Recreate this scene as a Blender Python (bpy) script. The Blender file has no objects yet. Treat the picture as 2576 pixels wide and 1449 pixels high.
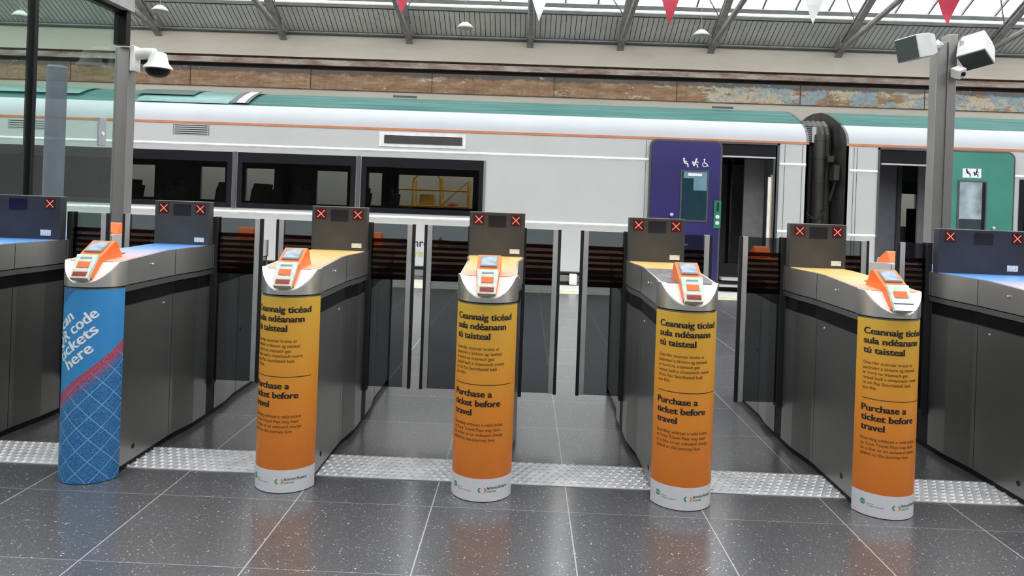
import bpy, bmesh, math, random
from mathutils import Vector, Matrix
random.seed(7)
D = bpy.data; S = bpy.context.scene; COL = S.collection
R = math.radians
# ------------------------------------------------------------------ camera
W, Hh = 2576, 1449
FPX = 1870.0
YAW, ROLL, EYE = R(1.07), R(2.06), 1.33
cd = D.cameras.new('camera'); cam = D.objects.new('camera', cd); COL.objects.link(cam)
cd.sensor_fit = 'HORIZONTAL'; cd.sensor_width = 36.0; cd.lens = FPX / W * 36.0
cd.shift_y = -(724.5 - 505.0) / W; cd.clip_start = 0.05; cd.clip_end = 200
cam.matrix_world = Matrix.Translation((0, 0, EYE)) @ Matrix.Rotation(YAW, 4, 'Z') @ Matrix.Rotation(R(90), 4, 'X') @ Matrix.Rotation(ROLL, 4, 'Z')
S.camera = cam
# ------------------------------------------------------------------ light
wd = D.worlds.new('overcast'); S.world = wd; wd.use_nodes = True
wn = wd.node_tree.nodes; wn.clear()
wo = wn.new('ShaderNodeOutputWorld'); wb = wn.new('ShaderNodeBackground')
wb.inputs[0].default_value = (0.97, 0.985, 1.0, 1); wb.inputs[1].default_value = 3.2
wd.node_tree.links.new(wb.outputs[0], wo.inputs[0])
S.view_settings.view_transform = 'Standard'; S.view_settings.look = 'None'
S.view_settings.exposure = 0.0; S.view_settings.gamma = 1.0; S.view_settings.use_curve_mapping = False
S.cycles.max_bounces = 10; S.cycles.transparent_max_bounces = 24; S.cycles.diffuse_bounces = 4
S.cycles.glossy_bounces = 4; S.cycles.sample_clamp_indirect = 6; S.cycles.caustics_reflective = False; S.cycles.caustics_refractive = False
def area(name, loc, rot, sx, sy, power, col=(1, 1, 1)):
    l = D.lights.new(name, 'AREA'); l.shape = 'RECTANGLE'; l.size = sx; l.size_y = sy; l.energy = power; l.color = col
    o = D.objects.new(name, l); o.location = loc; o.rotation_euler = rot; COL.objects.link(o); return o

# ------------------------------------------------------------------ materials
MATS = {}
class NT:
    def __init__(s, name):
        s.m = D.materials.new(name); s.m.use_nodes = True; s.t = s.m.node_tree; s.t.nodes.clear()
        s.out = s.n('ShaderNodeOutputMaterial')
    def n(s, typ, **k):
        x = s.t.nodes.new(typ)
        for a, b in k.items(): setattr(x, a, b)
        return x
    def l(s, a, b): s.t.links.new(a, b)
    def val(s, x):
        return x
    def inp(s, node, i, v):
        if hasattr(v, 'links') or hasattr(v, 'is_linked'): s.l(v, node.inputs[i])
        else: node.inputs[i].default_value = v
    def math(s, op, a, b=0.0, c=0.0, clamp=False):
        x = s.n('ShaderNodeMath', operation=op); x.use_clamp = clamp
        s.inp(x, 0, a); s.inp(x, 1, b); s.inp(x, 2, c); return x.outputs[0]
    def mix(s, f, a, b):
        x = s.n('ShaderNodeMix', data_type='RGBA')
        s.inp(x, 0, f)
        for i, v in ((6, a), (7, b)):
            if isinstance(v, tuple): x.inputs[i].default_value = (*v, 1) if len(v) == 3 else v
            else: s.l(v, x.inputs[i])
        return x.outputs[2]
    def coords(s, kind='Object'): return s.n('ShaderNodeTexCoord').outputs[kind]
    def xyz(s, v):
        x = s.n('ShaderNodeSeparateXYZ'); s.l(v, x.inputs[0]); return x.outputs
    def mapping(s, v, scale=(1, 1, 1), loc=(0, 0, 0)):
        x = s.n('ShaderNodeMapping'); s.l(v, x.inputs[0]); x.inputs['Scale'].default_value = scale; x.inputs['Location'].default_value = loc; return x.outputs[0]
    def noise(s, v, scale=5, detail=3, rough=.5):
        x = s.n('ShaderNodeTexNoise'); s.l(v, x.inputs['Vector']); x.inputs['Scale'].default_value = scale; x.inputs['Detail'].default_value = detail; x.inputs['Roughness'].default_value = rough
        return x.outputs['Fac']
    def ramp(s, f, stops, interp='LINEAR'):
        x = s.n('ShaderNodeValToRGB'); x.color_ramp.interpolation = interp; s.l(f, x.inputs[0]); e = x.color_ramp.elements
        e[0].position = stops[0][0]; e[0].color = (*stops[0][1], 1); e[1].position = stops[-1][0]; e[1].color = (*stops[-1][1], 1)
        for p, c in stops[1:-1]:
            q = e.new(p); q.color = (*c, 1)
        return x.outputs[0]
    def bump(s, h, strength=.2, dist=.01):
        x = s.n('ShaderNodeBump'); s.l(h, x.inputs['Height']); x.inputs['Strength'].default_value = strength; x.inputs['Distance'].default_value = dist; return x.outputs[0]
    def bsdf(s, col=(.5, .5, .5), rough=.5, metal=0.0, normal=None, spec=.5, emit=None, estr=0.0, coat=0.0):
        b = s.n('ShaderNodeBsdfPrincipled')
        if isinstance(col, tuple): b.inputs['Base Color'].default_value = (*col, 1)
        else: s.l(col, b.inputs['Base Color'])
        s.inp(b, 'Roughness', rough); s.inp(b, 'Metallic', metal); b.inputs['Specular IOR Level'].default_value = spec
        b.inputs['Coat Weight'].default_value = coat
        if normal is not None: s.l(normal, b.inputs['Normal'])
        if emit: b.inputs['Emission Color'].default_value = (*emit, 1); b.inputs['Emission Strength'].default_value = estr
        s.l(b.outputs[0], s.out.inputs[0]); return b
def mat(name, col, rough=.5, metal=0.0, var=.06, vscale=6, bump=0.0, bscale=40, spec=.5, emit=None, estr=0.0, stretch=(1, 1, 1), coat=0.0):
    if name in MATS: return MATS[name]
    t = NT(name); c = t.mapping(t.coords(), stretch)
    n = t.noise(c, vscale, 4)
    dark = tuple(x * (1 - var * 2) for x in col); lite = tuple(min(1, x * (1 + var * 2)) for x in col)
    colr = t.ramp(n, [(.3, dark), (.7, lite)])
    nm = t.bump(t.noise(c, bscale, 3), bump, .005) if bump else None
    t.bsdf(colr, rough, metal, nm, spec, emit, estr, coat)
    MATS[name] = t.m; return t.m
def steel(name, col=(.42, .41, .40), rough=.33):
    if name in MATS: return MATS[name]
    t = NT(name); c = t.coords()
    br = t.noise(t.mapping(c, (.8, .8, 60)), 6, 2); big = t.noise(c, 3, 2)
    colr = t.mix(big, tuple(x * .85 for x in col), tuple(min(1, x * 1.12) for x in col))
    rg = t.math('MULTIPLY_ADD', br, .03, rough - .015)
    t.bsdf(colr, rg, .92); MATS[name] = t.m; return t.m
def glass(name, tint=(.8, .85, .84), refl=.08, rough=.02, dirt=0.0):
    if name in MATS: return MATS[name]
    t = NT(name); tr = t.n('ShaderNodeBsdfTransparent'); tr.inputs[0].default_value = (*tint, 1)
    gl = t.n('ShaderNodeBsdfGlossy'); gl.inputs[1].default_value = rough; gl.inputs[0].default_value = (1, 1, 1, 1)
    fr = t.n('ShaderNodeFresnel'); fr.inputs[0].default_value = 1.45
    f = t.math('MULTIPLY', t.math('MULTIPLY', fr.outputs[0], refl / .04 * .9, clamp=True), t.math('SUBTRACT', 1.0, t.n('ShaderNodeNewGeometry').outputs['Backfacing']))
    mx = t.n('ShaderNodeMixShader'); t.l(f, mx.inputs[0]); t.l(tr.outputs[0], mx.inputs[1]); t.l(gl.outputs[0], mx.inputs[2])
    last = mx.outputs[0]
    if dirt:
        df = t.n('ShaderNodeBsdfDiffuse'); df.inputs[0].default_value = (.7, .75, .72, 1)
        m2 = t.n('ShaderNodeMixShader'); m2.inputs[0].default_value = dirt; t.l(last, m2.inputs[1]); t.l(df.outputs[0], m2.inputs[2]); last = m2.outputs[0]
    t.l(last, t.out.inputs[0]); MATS[name] = t.m; return t.m

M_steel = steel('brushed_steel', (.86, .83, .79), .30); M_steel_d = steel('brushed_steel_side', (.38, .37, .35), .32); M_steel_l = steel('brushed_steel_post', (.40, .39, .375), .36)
M_black = mat('black_gloss', (.004, .004, .005), .35, spec=.25); M_blackm = mat('black_matte', (.012, .012, .013), .7)
M_rubber = mat('rubber', (.012, .012, .013), .8, bump=.3)
M_alu = mat('aluminium_profile', (.62, .62, .63), .4, .6)
M_orange = mat('orange_plastic', (.92, .17, .025), .35, var=.03)
M_orangeb = mat('orange_button', (.92, .13, .02), .4, var=.08, vscale=60)
M_mint = mat('reader_plate_mint', (.55, .68, .60), .35, var=.1, vscale=50)
M_screen = mat('reader_screen', (.30, .35, .42), .5, spec=.25, var=.15, vscale=30)
M_red = mat('scanner_red', (.16, .005, .005), .15, var=.3, vscale=60)
M_white = mat('white_plastic', (.90, .88, .84), .35, var=.03)
M_silver = mat('silver_sheet', (.6, .6, .66), .4, .3)
M_panel = mat('display_panel_grey', (.058, .057, .056), .5, spec=.3, var=.1)
M_panelb = mat('display_panel_bluegrey', (.038, .038, .052), .5, spec=.3, var=.1)
M_panel_e = mat('display_panel_highlight', (.35, .35, .34), .35, .5)
M_info = mat('info_screen', (.018, .018, .024), .15, var=.2)
M_infob = mat('info_screen_blue', (.008, .006, .04), .15, var=.2)
M_ledbg = mat('led_background', (.07, .004, .004), .4, var=.5, vscale=90)
M_led = mat('led_cross', (.9, .2, .15), .4, emit=(1.0, .22, .16), estr=1.1)
M_label = mat('pale_sticker', (.75, .76, .78), .5, var=.2, vscale=120)
M_ink = mat('ink_black', (.012, .011, .010), .6); M_inkbrown = mat('ink_brown', (.17, .07, .012), .6)
M_inkwhite = mat('ink_white', (.86, .87, .9), .5, var=.01); M_inkgreen = mat('ink_green', (.04, .30, .14), .5); M_inkgreen2 = mat('ink_light_green', (.35, .52, .08), .5)
M_inkorange = mat('ink_orange', (.75, .28, .03), .5); M_inkgrey = mat('ink_grey', (.25, .25, .26), .6)
M_smoke = glass('smoked_glass', (.395, .42, .43), .04, .03)
M_win = glass('carriage_window_glass', (.74, .76, .76), .02, .01)
M_pane = glass('greenish_clear_glass', (.80, .90, .865), .045, .01, dirt=.01)
M_stripe2 = glass('brown_film', (.58, .44, .37), .005, .2); M_stripe = glass('dark_red_film', (.36, .10, .055), .012, .25)

def mat_floor():
    t = NT('terrazzo_tiles'); c = t.coords(); x = t.xyz(c)
    T = .59
    def grid(v, o):
        a = t.math('DIVIDE', t.math('SUBTRACT', v, o), T); fr = t.math('FRACT', t.math('ADD', a, 100.5)); return t.math('ABSOLUTE', t.math('SUBTRACT', fr, .5)), t.math('FLOOR', t.math('ADD', a, 100.0))
    gx, ix = grid(x[0], .232); gy, iy = grid(x[1], 3.2)
    jx = t.math('LESS_THAN', gx, .0045); jy = t.math('LESS_THAN', gy, .0028)
    cmb = t.n('ShaderNodeCombineXYZ'); t.l(ix, cmb.inputs[0]); t.l(iy, cmb.inputs[1])
    wn_ = t.n('ShaderNodeTexWhiteNoise', noise_dimensions='2D'); t.l(cmb.outputs[0], wn_.inputs[0])
    base = t.mix(t.noise(c, 150, 4, .8), t.ramp(t.noise(c, 30, 6, .7), [(.25, (.036, .035, .039)), (.75, (.060, .059, .064))]), t.ramp(t.noise(c, 70, 6, .8), [(.35, (.085, .083, .090)), (.70, (.19, .187, .196))]))
    tilec = t.mix(wn_.outputs[0], (.78, .78, .80), (1.1, 1.07, 1.05))
    mul = t.n('ShaderNodeMix', data_type='RGBA', blend_type='MULTIPLY'); mul.inputs[0].default_value = 1; t.l(base, mul.inputs[6]); t.l(tilec, mul.inputs[7]); col = mul.outputs[2]
    stain = t.noise(c, 1.3, 4, .6)
    col = t.mix(t.math('MULTIPLY', t.ramp(stain, [(.5, (0, 0, 0)), (.72, (1, 1, 1))]), .35), col, (.085, .062, .058))
    for sc, th, cc in ((75, .20, (.42, .42, .43)), (150, .26, (.26, .26, .27)), (36, .11, (.58, .58, .59)), (52, .15, (.50, .50, .51)), (110, .22, (.02, .02, .021))):
        v = t.n('ShaderNodeTexVoronoi'); t.l(c, v.inputs['Vector']); v.inputs['Scale'].default_value = sc; v.inputs['Randomness'].default_value = 1
        sel = t.n('ShaderNodeSeparateColor'); t.l(v.outputs['Color'], sel.inputs[0])
        m = t.math('MULTIPLY', t.math('LESS_THAN', v.outputs['Distance'], t.math('MULTIPLY', sel.outputs[1], th * 1.3)), t.math('GREATER_THAN', sel.outputs[0], .5))
        col = t.mix(m, col, cc)
    col = t.mix(t.math('MULTIPLY', jy, .55), col, (.32, .31, .31)); col = t.mix(t.math('MULTIPLY', jx, .8), col, (.42, .40, .39))
    rg = t.math('MULTIPLY_ADD', t.noise(c, 4, 5, .65), .16, .13)
    rg = t.math('ADD', rg, t.math('MULTIPLY', t.math('ADD', jx, jy), .2))
    b_ = t.bsdf(col, rg, 0, t.bump(t.noise(c, 180, 3), .05, .001), .9, coat=.5); b_.inputs['Coat Roughness'].default_value = .28; b_.inputs['Coat IOR'].default_value = 1.6; return t.m
M_floor = mat_floor()
def mat_tread():
    t = NT('ribbed_metal_tread'); c = t.coords(); n = t.noise(c, 9, 4)
    t.bsdf(t.ramp(n, [(.3, (.52, .52, .54)), (.7, (.72, .72, .73))]), .36, .2); return t.m
M_tread = mat_tread()
def mat_rust(name):
    t = NT(name); c = t.coords(); x = t.xyz(c)
    a = t.noise(t.mapping(c, (.5, 1, 1.5)), 1.9, 9, .72); b = t.noise(t.mapping(c, (.9, 1, 1.3), (9, 2, 4)), 2.4, 9, .75)
    d = t.noise(t.mapping(c, (.6, 1, 3.0), (3, 1, 7)), 3, 8, .7); e = t.noise(t.mapping(c, (3.5, 1, .5), (5, 1, 2)), 3, 6, .7)
    brown = t.ramp(d, [(.30, (.17, .085, .045)), (.48, (.32, .19, .11)), (.58, (.40, .26, .16)), (.72, (.50, .38, .27))])
    brown = t.mix(t.math('MULTIPLY', t.ramp(e, [(.5, (0, 0, 0)), (.7, (1, 1, 1))]), .45), brown, (.15, .075, .045))
    cream = t.mix(b, (.50, .40, .24), (.66, .62, .52))
    k = t.math('MULTIPLY_ADD', x[0], .016, -.06); k = t.math('MINIMUM', k, .06)
    col = t.mix(t.ramp(t.math('ADD', a, k), [(.52, (0, 0, 0)), (.56, (1, 1, 1))]), brown, cream)
    blue = t.mix(d, (.15, .28, .38), (.44, .50, .50)); mott = t.noise(c, 14, 6, .8)
    k2 = t.math('MULTIPLY', t.ramp(t.math('MULTIPLY_ADD', x[0], .2, -.8), [(0, (0, 0, 0)), (.3, (1, 1, 1))]), t.ramp(b, [(.48, (0, 0, 0)), (.53, (1, 1, 1))]))
    col = t.mix(k2, col, blue)
    col = t.mix(t.math('MULTIPLY', t.ramp(mott, [(.5, (0, 0, 0)), (.66, (1, 1, 1))]), .75), col, t.mix(e, (.30, .20, .12), (.20, .12, .08)))
    tz = t.math('MULTIPLY_ADD', x[2], 3.2, -3.2 * 4.08)
    g = t.ramp(t.math('ADD', t.math('MULTIPLY', t.noise(t.mapping(c, (1.3, 1, .6)), 2.5, 8, .75), .9), tz), [(.42, (0, 0, 0)), (.52, (1, 1, 1))])
    col = t.mix(t.math('MULTIPLY', g, .85), col, t.mix(e, (.05, .045, .045), (.16, .15, .15)))
    fl = t.noise(t.mapping(c, (1, 1, 1.6), (2, 7, 1)), 3.2, 9, .8)
    col = t.mix(t.ramp(fl, [(.61, (0, 0, 0)), (.64, (1, 1, 1))]), col, (.55, .50, .44))
    t.bsdf(col, .8, 0, t.bump(a, .3, .02)); return t.m
M_rust = mat_rust('flaking_rust_panel')
def mat_patch(name, c1, c2, c3, sc=3, st=(.5, 1, 2)):
    t = NT(name); c = t.coords(); a = t.noise(t.mapping(c, st), sc, 7, .7)
    t.bsdf(t.ramp(a, [(.36, c1), (.52, c2), (.66, c3)]), .8, 0, t.bump(a, .25, .01)); return t.m
M_worn = mat_patch('worn_plaster_moulding', (.22, .13, .10), (.40, .31, .27), (.56, .50, .46))
M_beige = mat_patch('beige_painted_concrete', (.61, .535, .45), (.65, .58, .495), (.67, .605, .53), 1.2)
M_beige2 = mat_patch('beige_wall_paint', (.50, .46, .39), (.53, .49, .42), (.56, .52, .45), 1.2)
M_darkjoint = mat('dark_joint', (.03, .022, .02), .9); M_brownjoint = mat('brown_joint', (.13, .07, .05), .9, var=.3)
M_corr = mat('grey_roof_board', (.84, .81, .77), .6, var=.05, vscale=2); M_groove = mat('board_groove', (.09, .09, .09), .8)
M_roofsteel = mat('roof_steel_grey', (.34, .325, .315), .5, var=.12); M_rooflight = mat('roof_flashing', (.62, .63, .62), .5)
def mat_sky_pane():
    t = NT('roof_glazing_sheet'); c = t.coords(); x = t.xyz(c)
    w = t.noise(t.mapping(c, (1.2, .5, .5)), 4, 6, .65)
    tr = t.n('ShaderNodeBsdfTransparent'); tr.inputs[0].default_value = (.95, .97, .97, 1)
    df = t.n('ShaderNodeBsdfTranslucent'); t.l(t.ramp(w, [(.35, (.6, .62, .6)), (.6, (.85, .86, .85))]), df.inputs[0])
    mx = t.n('ShaderNodeMixShader'); t.l(t.ramp(w, [(.42, (.30, .30, .30)), (.58, (.62, .62, .62))]), mx.inputs[0]); t.l(tr.outputs[0], mx.inputs[1]); t.l(df.outputs[0], mx.inputs[2]); t.l(mx.outputs[0], t.out.inputs[0]); return t.m
M_sheet = mat_sky_pane()
M_train = mat('carriage_silver_white', (.56, .565, .565), .32, 0, var=.02, vscale=1.2, coat=.3)
M_traintop = mat('carriage_cantrail_white', (.48, .495, .52), .5, 0, var=.02, vscale=1.2, spec=.3)
def mat_green_roof():
    t = NT('carriage_roof_green'); c = t.coords(); n = t.noise(t.mapping(c, (.25, 5, 5)), 3, 6, .6)
    t.bsdf(t.ramp(n, [(.3, (.030, .11, .10)), (.5, (.05, .155, .14)), (.72, (.11, .20, .185))]), .6, 0, None, .15); return t.m
M_groof = mat_green_roof()
M_groofd = mat('carriage_roof_dark_green', (.015, .06, .05), .5); M_ledge = mat('carriage_ledge', (.86, .86, .84), .3)
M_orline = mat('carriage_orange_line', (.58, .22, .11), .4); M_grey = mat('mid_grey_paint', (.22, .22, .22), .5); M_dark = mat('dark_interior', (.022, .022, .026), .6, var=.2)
M_frame = mat('window_band_black', (.010, .010, .014), .22); M_divider = mat('window_divider', (.10, .095, .10), .4)
M_blue = mat('door_blue', (.022, .015, .12), .45, var=.12, vscale=1.5); M_teal = mat('door_green', (.055, .25, .195), .35, var=.06, vscale=1.5)
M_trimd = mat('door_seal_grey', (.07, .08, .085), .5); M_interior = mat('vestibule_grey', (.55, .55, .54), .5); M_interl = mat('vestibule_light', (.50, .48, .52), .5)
M_bellow = mat('gangway_bellows', (.055, .050, .045), .38, 0, var=.3, vscale=4, stretch=(1, 1, .2)); M_endwall = mat('carriage_end_grey', (.045, .043, .04), .5, var=.3, vscale=5)
M_seat = mat('seat_dark', (.015, .015, .022), .8); M_tealin = mat('interior_teal', (.02, .09, .11), .5)
M_yellow = mat('machine_yellow', (.85, .42, .03), .5, var=.15)
M_skirt = mat('underframe_dark', (.03, .03, .03), .7); M_skirtg = mat('underframe_grey', (.20, .195, .185), .5)
M_white_paint = mat('platform_white_paint', (.66, .65, .62), .6, var=.08, vscale=8); M_yellow_paint = mat('platform_yellow_paint', (.68, .62, .38), .6, var=.08, vscale=8)
M_ballast = mat('track_ballast', (.05, .045, .04), .9, var=.4, vscale=30, bump=.6)
M_camw = mat('camera_white', (.78, .77, .73), .35); M_spk = mat('loudspeaker_white', (.60, .62, .62), .45); M_spkf = mat('loudspeaker_mesh', (.045, .065, .06), .7, var=.2, vscale=200, bump=.4)
M_pink = mat('pennant_red', (.50, .035, .07), .7); M_pwhite = mat('pennant_white', (.80, .82, .82), .7)
M_lamp = mat('lamp_shade_grey', (.55, .55, .53), .4); M_backwall = mat('unseen_blocker_wall', (.48, .46, .44), .8)

def mat_plate(name, c1, c2, c3):   # coloured sheet on the gate top, colour changes towards the reader
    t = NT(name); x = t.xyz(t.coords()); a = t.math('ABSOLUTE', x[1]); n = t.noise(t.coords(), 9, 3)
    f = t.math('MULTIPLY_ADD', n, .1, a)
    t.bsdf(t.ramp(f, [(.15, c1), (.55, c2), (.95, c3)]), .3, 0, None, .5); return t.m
M_ytop = mat_plate('top_sheet_yellow', (.86, .58, .20), (.92, .52, .20), (.95, .44, .27))
M_btop = mat_plate('top_sheet_blue', (.10, .30, .72), (.22, .42, .80), (.85, .45, .35))
def mat_poster_orange():
    t = NT('poster_orange_print'); uv = t.xyz(t.coords('UV')); z = uv[1]
    col = t.ramp(z, [(0.10, (.66, .155, .010)), (.40, (.76, .24, .018)), (.62, (.74, .33, .025)), (.87, (.66, .40, .040))])
    sc = t.noise(t.mapping(t.coords('UV'), (30, 3, 1)), 4, 3)
    col = t.mix(t.math('MULTIPLY', sc, .12), col, (.72, .5, .25))
    wh = t.mix(t.noise(t.coords('UV'), 25, 3), (.66, .66, .70), (.76, .76, .79))
    edge = t.math('MULTIPLY', t.math('MULTIPLY', uv[0], uv[0]), .35)
    col = t.mix(t.math('LESS_THAN', z, .103), col, wh)
    t.bsdf(col, .42, 0, None, .4); return t.m
def mat_poster_blue():
    t = NT('poster_blue_print'); uvv = t.coords('UV'); uv = t.xyz(uvv); s, z = uv[0], uv[1]
    d = t.math('SUBTRACT', z, t.math('MULTIPLY_ADD', s, .83, .478))
    base = (.045, .27, .60)
    u = t.math('ADD', s, z); v = t.math('SUBTRACT', s, z)
    def lines(q, per, w):
        fr = t.math('FRACT', t.math('ADD', t.math('DIVIDE', q, per), 50)); return t.math('LESS_THAN', t.math('ABSOLUTE', t.math('SUBTRACT', fr, .5)), w)
    big = t.math('MAXIMUM', lines(u, .10, .024), lines(v, .10, .024))
    mid = t.math('MAXIMUM', lines(u, .05, .03), lines(v, .05, .03))
    vor = t.n('ShaderNodeTexVoronoi', feature='DISTANCE_TO_EDGE'); t.l(uvv, vor.inputs['Vector']); vor.inputs['Scale'].default_value = 170
    fine = t.math('LESS_THAN', vor.outputs[0], .14)
    pat = t.mix(fine, (.010, .065, .23), (.055, .23, .50))
    pat = t.mix(t.math('MULTIPLY', mid, .35), pat, (.10, .32, .60)); pat = t.mix(t.math('MULTIPLY', big, .8), pat, (.30, .52, .75))
    redf = t.ramp(t.math('MULTIPLY_ADD', fine, .02, t.math('MULTIPLY', d, -1)), [(.01, (1, 1, 1)), (.05, (.75, .75, .75)), (.095, (0, 0, 0))])
    redc = t.mix(fine, (.40, .02, .05), (.52, .10, .12))
    low = t.mix(redf, pat, redc)
    col = t.mix(t.math('GREATER_THAN', d, 0), low, base)
    d2 = t.math('SUBTRACT', z, t.math('MULTIPLY_ADD', s, .9, .888))
    col = t.mix(t.math('GREATER_THAN', d2, 0), col, t.mix(fine, (.02, .07, .22), (.05, .20, .42)))
    t.bsdf(col, .42, 0, None, .4); return t.m
M_porange = mat_poster_orange(); M_pblue = mat_poster_blue()

# ------------------------------------------------------------------ mesh helpers
class MB:
    def __init__(s): s.v = []; s.f = []; s.mi = []; s.m = 0
    def add(s, vs, fs, m=None):
        b = len(s.v); s.v += [tuple(v) for v in vs]; s.f += [tuple(i + b for i in f) for f in fs]; s.mi += [s.m if m is None else m] * len(fs); return s
    def box(s, x0, x1, y0, y1, z0, z1, m=None):
        return s.add([(x0, y0, z0), (x1, y0, z0), (x1, y1, z0), (x0, y1, z0), (x0, y0, z1), (x1, y0, z1), (x1, y1, z1), (x0, y1, z1)],
                     [(0, 3, 2, 1), (4, 5, 6, 7), (0, 1, 5, 4), (1, 2, 6, 5), (2, 3, 7, 6), (3, 0, 4, 7)], m)
    def obox(s, c, size, rot=(0, 0, 0), m=None):
        from mathutils import Euler
        e = Euler(rot).to_matrix(); hx, hy, hz = [q / 2 for q in size]; c = Vector(c)
        vs = [c + e @ Vector((x, y, z)) for z in (-hz, hz) for x, y in ((-hx, -hy), (hx, -hy), (hx, hy), (-hx, hy))]
        return s.add(vs, [(0, 3, 2, 1), (4, 5, 6, 7), (0, 1, 5, 4), (1, 2, 6, 5), (2, 3, 7, 6), (3, 0, 4, 7)], m)
    def prism(s, poly, z0, z1, m=None, cap=True):      # poly = [(x,y)..] ccw
        n = len(poly); z0f = z0 if callable(z0) else (lambda x, y: z0); z1f = z1 if callable(z1) else (lambda x, y: z1)
        vs = [(x, y, z0f(x, y)) for x, y in poly] + [(x, y, z1f(x, y)) for x, y in poly]
        fs = [(i, (i + 1) % n, n + (i + 1) % n, n + i) for i in range(n)]
        if cap: fs += [tuple(range(n - 1, -1, -1)), tuple(range(n, 2 * n))]
        return s.add(vs, fs, m)
    def prof_x(s, poly, x0, x1, m=None, cap=True):     # poly = [(y,z)..] extruded along x
        n = len(poly); vs = [(x0, y, z) for y, z in poly] + [(x1, y, z) for y, z in poly]
        fs = [(i, n + i, n + (i + 1) % n, (i + 1) % n) for i in range(n)]
        if cap: fs += [tuple(range(n)), tuple(range(2 * n - 1, n - 1, -1))]
        return s.add(vs, fs, m)
    def strip_x(s, pts, x0, x1, m=None):               # open profile
        n = len(pts); vs = [(x0, y, z) for y, z in pts] + [(x1, y, z) for y, z in pts]
        return s.add(vs, [(i, n + i, n + i + 1, i + 1) for i in range(n - 1)], m)
    def tube(s, pts, r, n=10, m=None, close=False):
        pts = [Vector(p) for p in pts]; rs = r if isinstance(r, (list, tuple)) else [r] * len(pts); vs = []; fs = []
        up0 = Vector((0, 0, 1))
        for i, p in enumerate(pts):
            d = (pts[min(i + 1, len(pts) - 1)] - pts[max(i - 1, 0)]).normalized()
            a = d.cross(up0 if abs(d.z) < .95 else Vector((1, 0, 0))).normalized(); b = d.cross(a)
            for k in range(n):
                t = 2 * math.pi * k / n; vs.append(p + (a * math.cos(t) + b * math.sin(t)) * rs[i])
        for i in range(len(pts) - 1):
            for k in range(n): fs.append((i * n + k, i * n + (k + 1) % n, (i + 1) * n + (k + 1) % n, (i + 1) * n + k))
        fs += [tuple(range(n)), tuple(range((len(pts) - 1) * n, len(pts) * n))[::-1]]
        return s.add(vs, fs, m)
    def lathe(s, prof, c=(0, 0, 0), n=28, m=None):     # prof [(r,z)]
        vs = []; fs = []
        for r, z in prof:
            for k in range(n):
                t = 2 * math.pi * k / n; vs.append((c[0] + r * math.cos(t), c[1] + r * math.sin(t), c[2] + z))
        for i in range(len(prof) - 1):
            for k in range(n): fs.append((i * n + k, i * n + (k + 1) % n, (i + 1) * n + (k + 1) % n, (i + 1) * n + k))
        fs += [tuple(range(n)), tuple(range((len(prof) - 1) * n, len(prof) * n))[::-1]]
        return s.add(vs, fs, m)
    def xf(s, M):
        s.v = [tuple(M @ Vector(v)) for v in s.v]; return s
    def build(s, name, mats, parent=None, smooth=False, bevel=0.0, uv=None):
        me = D.meshes.new(name); me.from_pydata(s.v, [], s.f)
        for m in (mats if isinstance(mats, (list, tuple)) else [mats]): me.materials.append(m)
        me.polygons.foreach_set('material_index', s.mi)
        if uv:
            ul = me.uv_layers.new(name='UVMap')
            for lp in me.loops: ul.data[lp.index].uv = uv[lp.vertex_index]
        else:
            bm = bmesh.new(); bm.from_mesh(me); bmesh.ops.recalc_face_normals(bm, faces=bm.faces); bm.to_mesh(me); bm.free()
        if smooth:
            me.polygons.foreach_set('use_smooth', [True] * len(me.polygons)); me.set_sharp_from_angle(angle=R(35))
        me.update(); o = D.objects.new(name, me); COL.objects.link(o)
        if parent: o.parent = parent
        if bevel:
            b = o.modifiers.new('bevel', 'BEVEL'); b.width = bevel; b.segments = 2; b.limit_method = 'ANGLE'; b.angle_limit = R(40)
        return o
def thing(name, label, cat, loc=(0, 0, 0), rz=0, group=None):
    o = D.objects.new(name, None); COL.objects.link(o); o.location = loc; o.rotation_euler = (0, 0, rz); o.empty_display_size = .1
    o['label'] = label; o['category'] = cat
    if group: o['group'] = group
    return o
def tag(o, label, cat, group=None):
    o['label'] = label; o['category'] = cat
    if group: o['group'] = group
    return o
def struct(o): o['kind'] = 'structure'; return o
def lab(o, l): o['label'] = l; return o

# text -> flat mesh data (x,y) ; cached
_tc = {}
def text_geo(body, bold=0.0, leading=1.0, res=3):
    key = (body, bold, leading)
    if key in _tc: return _tc[key]
    cu = D.curves.new('t', 'FONT'); cu.body = body; cu.size = 1.0; cu.offset = bold; cu.space_line = leading; cu.resolution_u = res; cu.fill_mode = 'FRONT'
    o = D.objects.new('t', cu); COL.objects.link(o)
    dg = bpy.context.evaluated_depsgraph_get(); ev = o.evaluated_get(dg); me = ev.to_mesh()
    v = [(q.co.x, q.co.y) for q in me.vertices]; f = [tuple(p.vertices) for p in me.polygons]; ev.to_mesh_clear()
    D.objects.remove(o); D.curves.remove(cu)
    xs = [q[0] for q in v]; x0, x1 = min(xs), max(xs); v = [(q[0] - x0, q[1]) for q in v]
    _tc[key] = (v, f, x1 - x0); return _tc[key]
def text_at(mb, body, fn, s0, z0, width=None, size=None, bold=0.0, leading=1.0, rot=0.0, m=None, heavy=0.0, wide=1.0):
    v, f, w = text_geo(body, bold, leading); k = (width / w) if width else size
    kk = k if size is None or width is None else size
    c, sn = math.cos(rot), math.sin(rot)
    for dx in ((0,) if not heavy else (-heavy, 0, heavy)):
        out = []
        for a, b in v:
            a = (a + dx) * k * wide; b *= kk; out.append(fn(s0 + a * c - b * sn, z0 + a * sn + b * c))
        mb.add(out, f, m)

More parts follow.
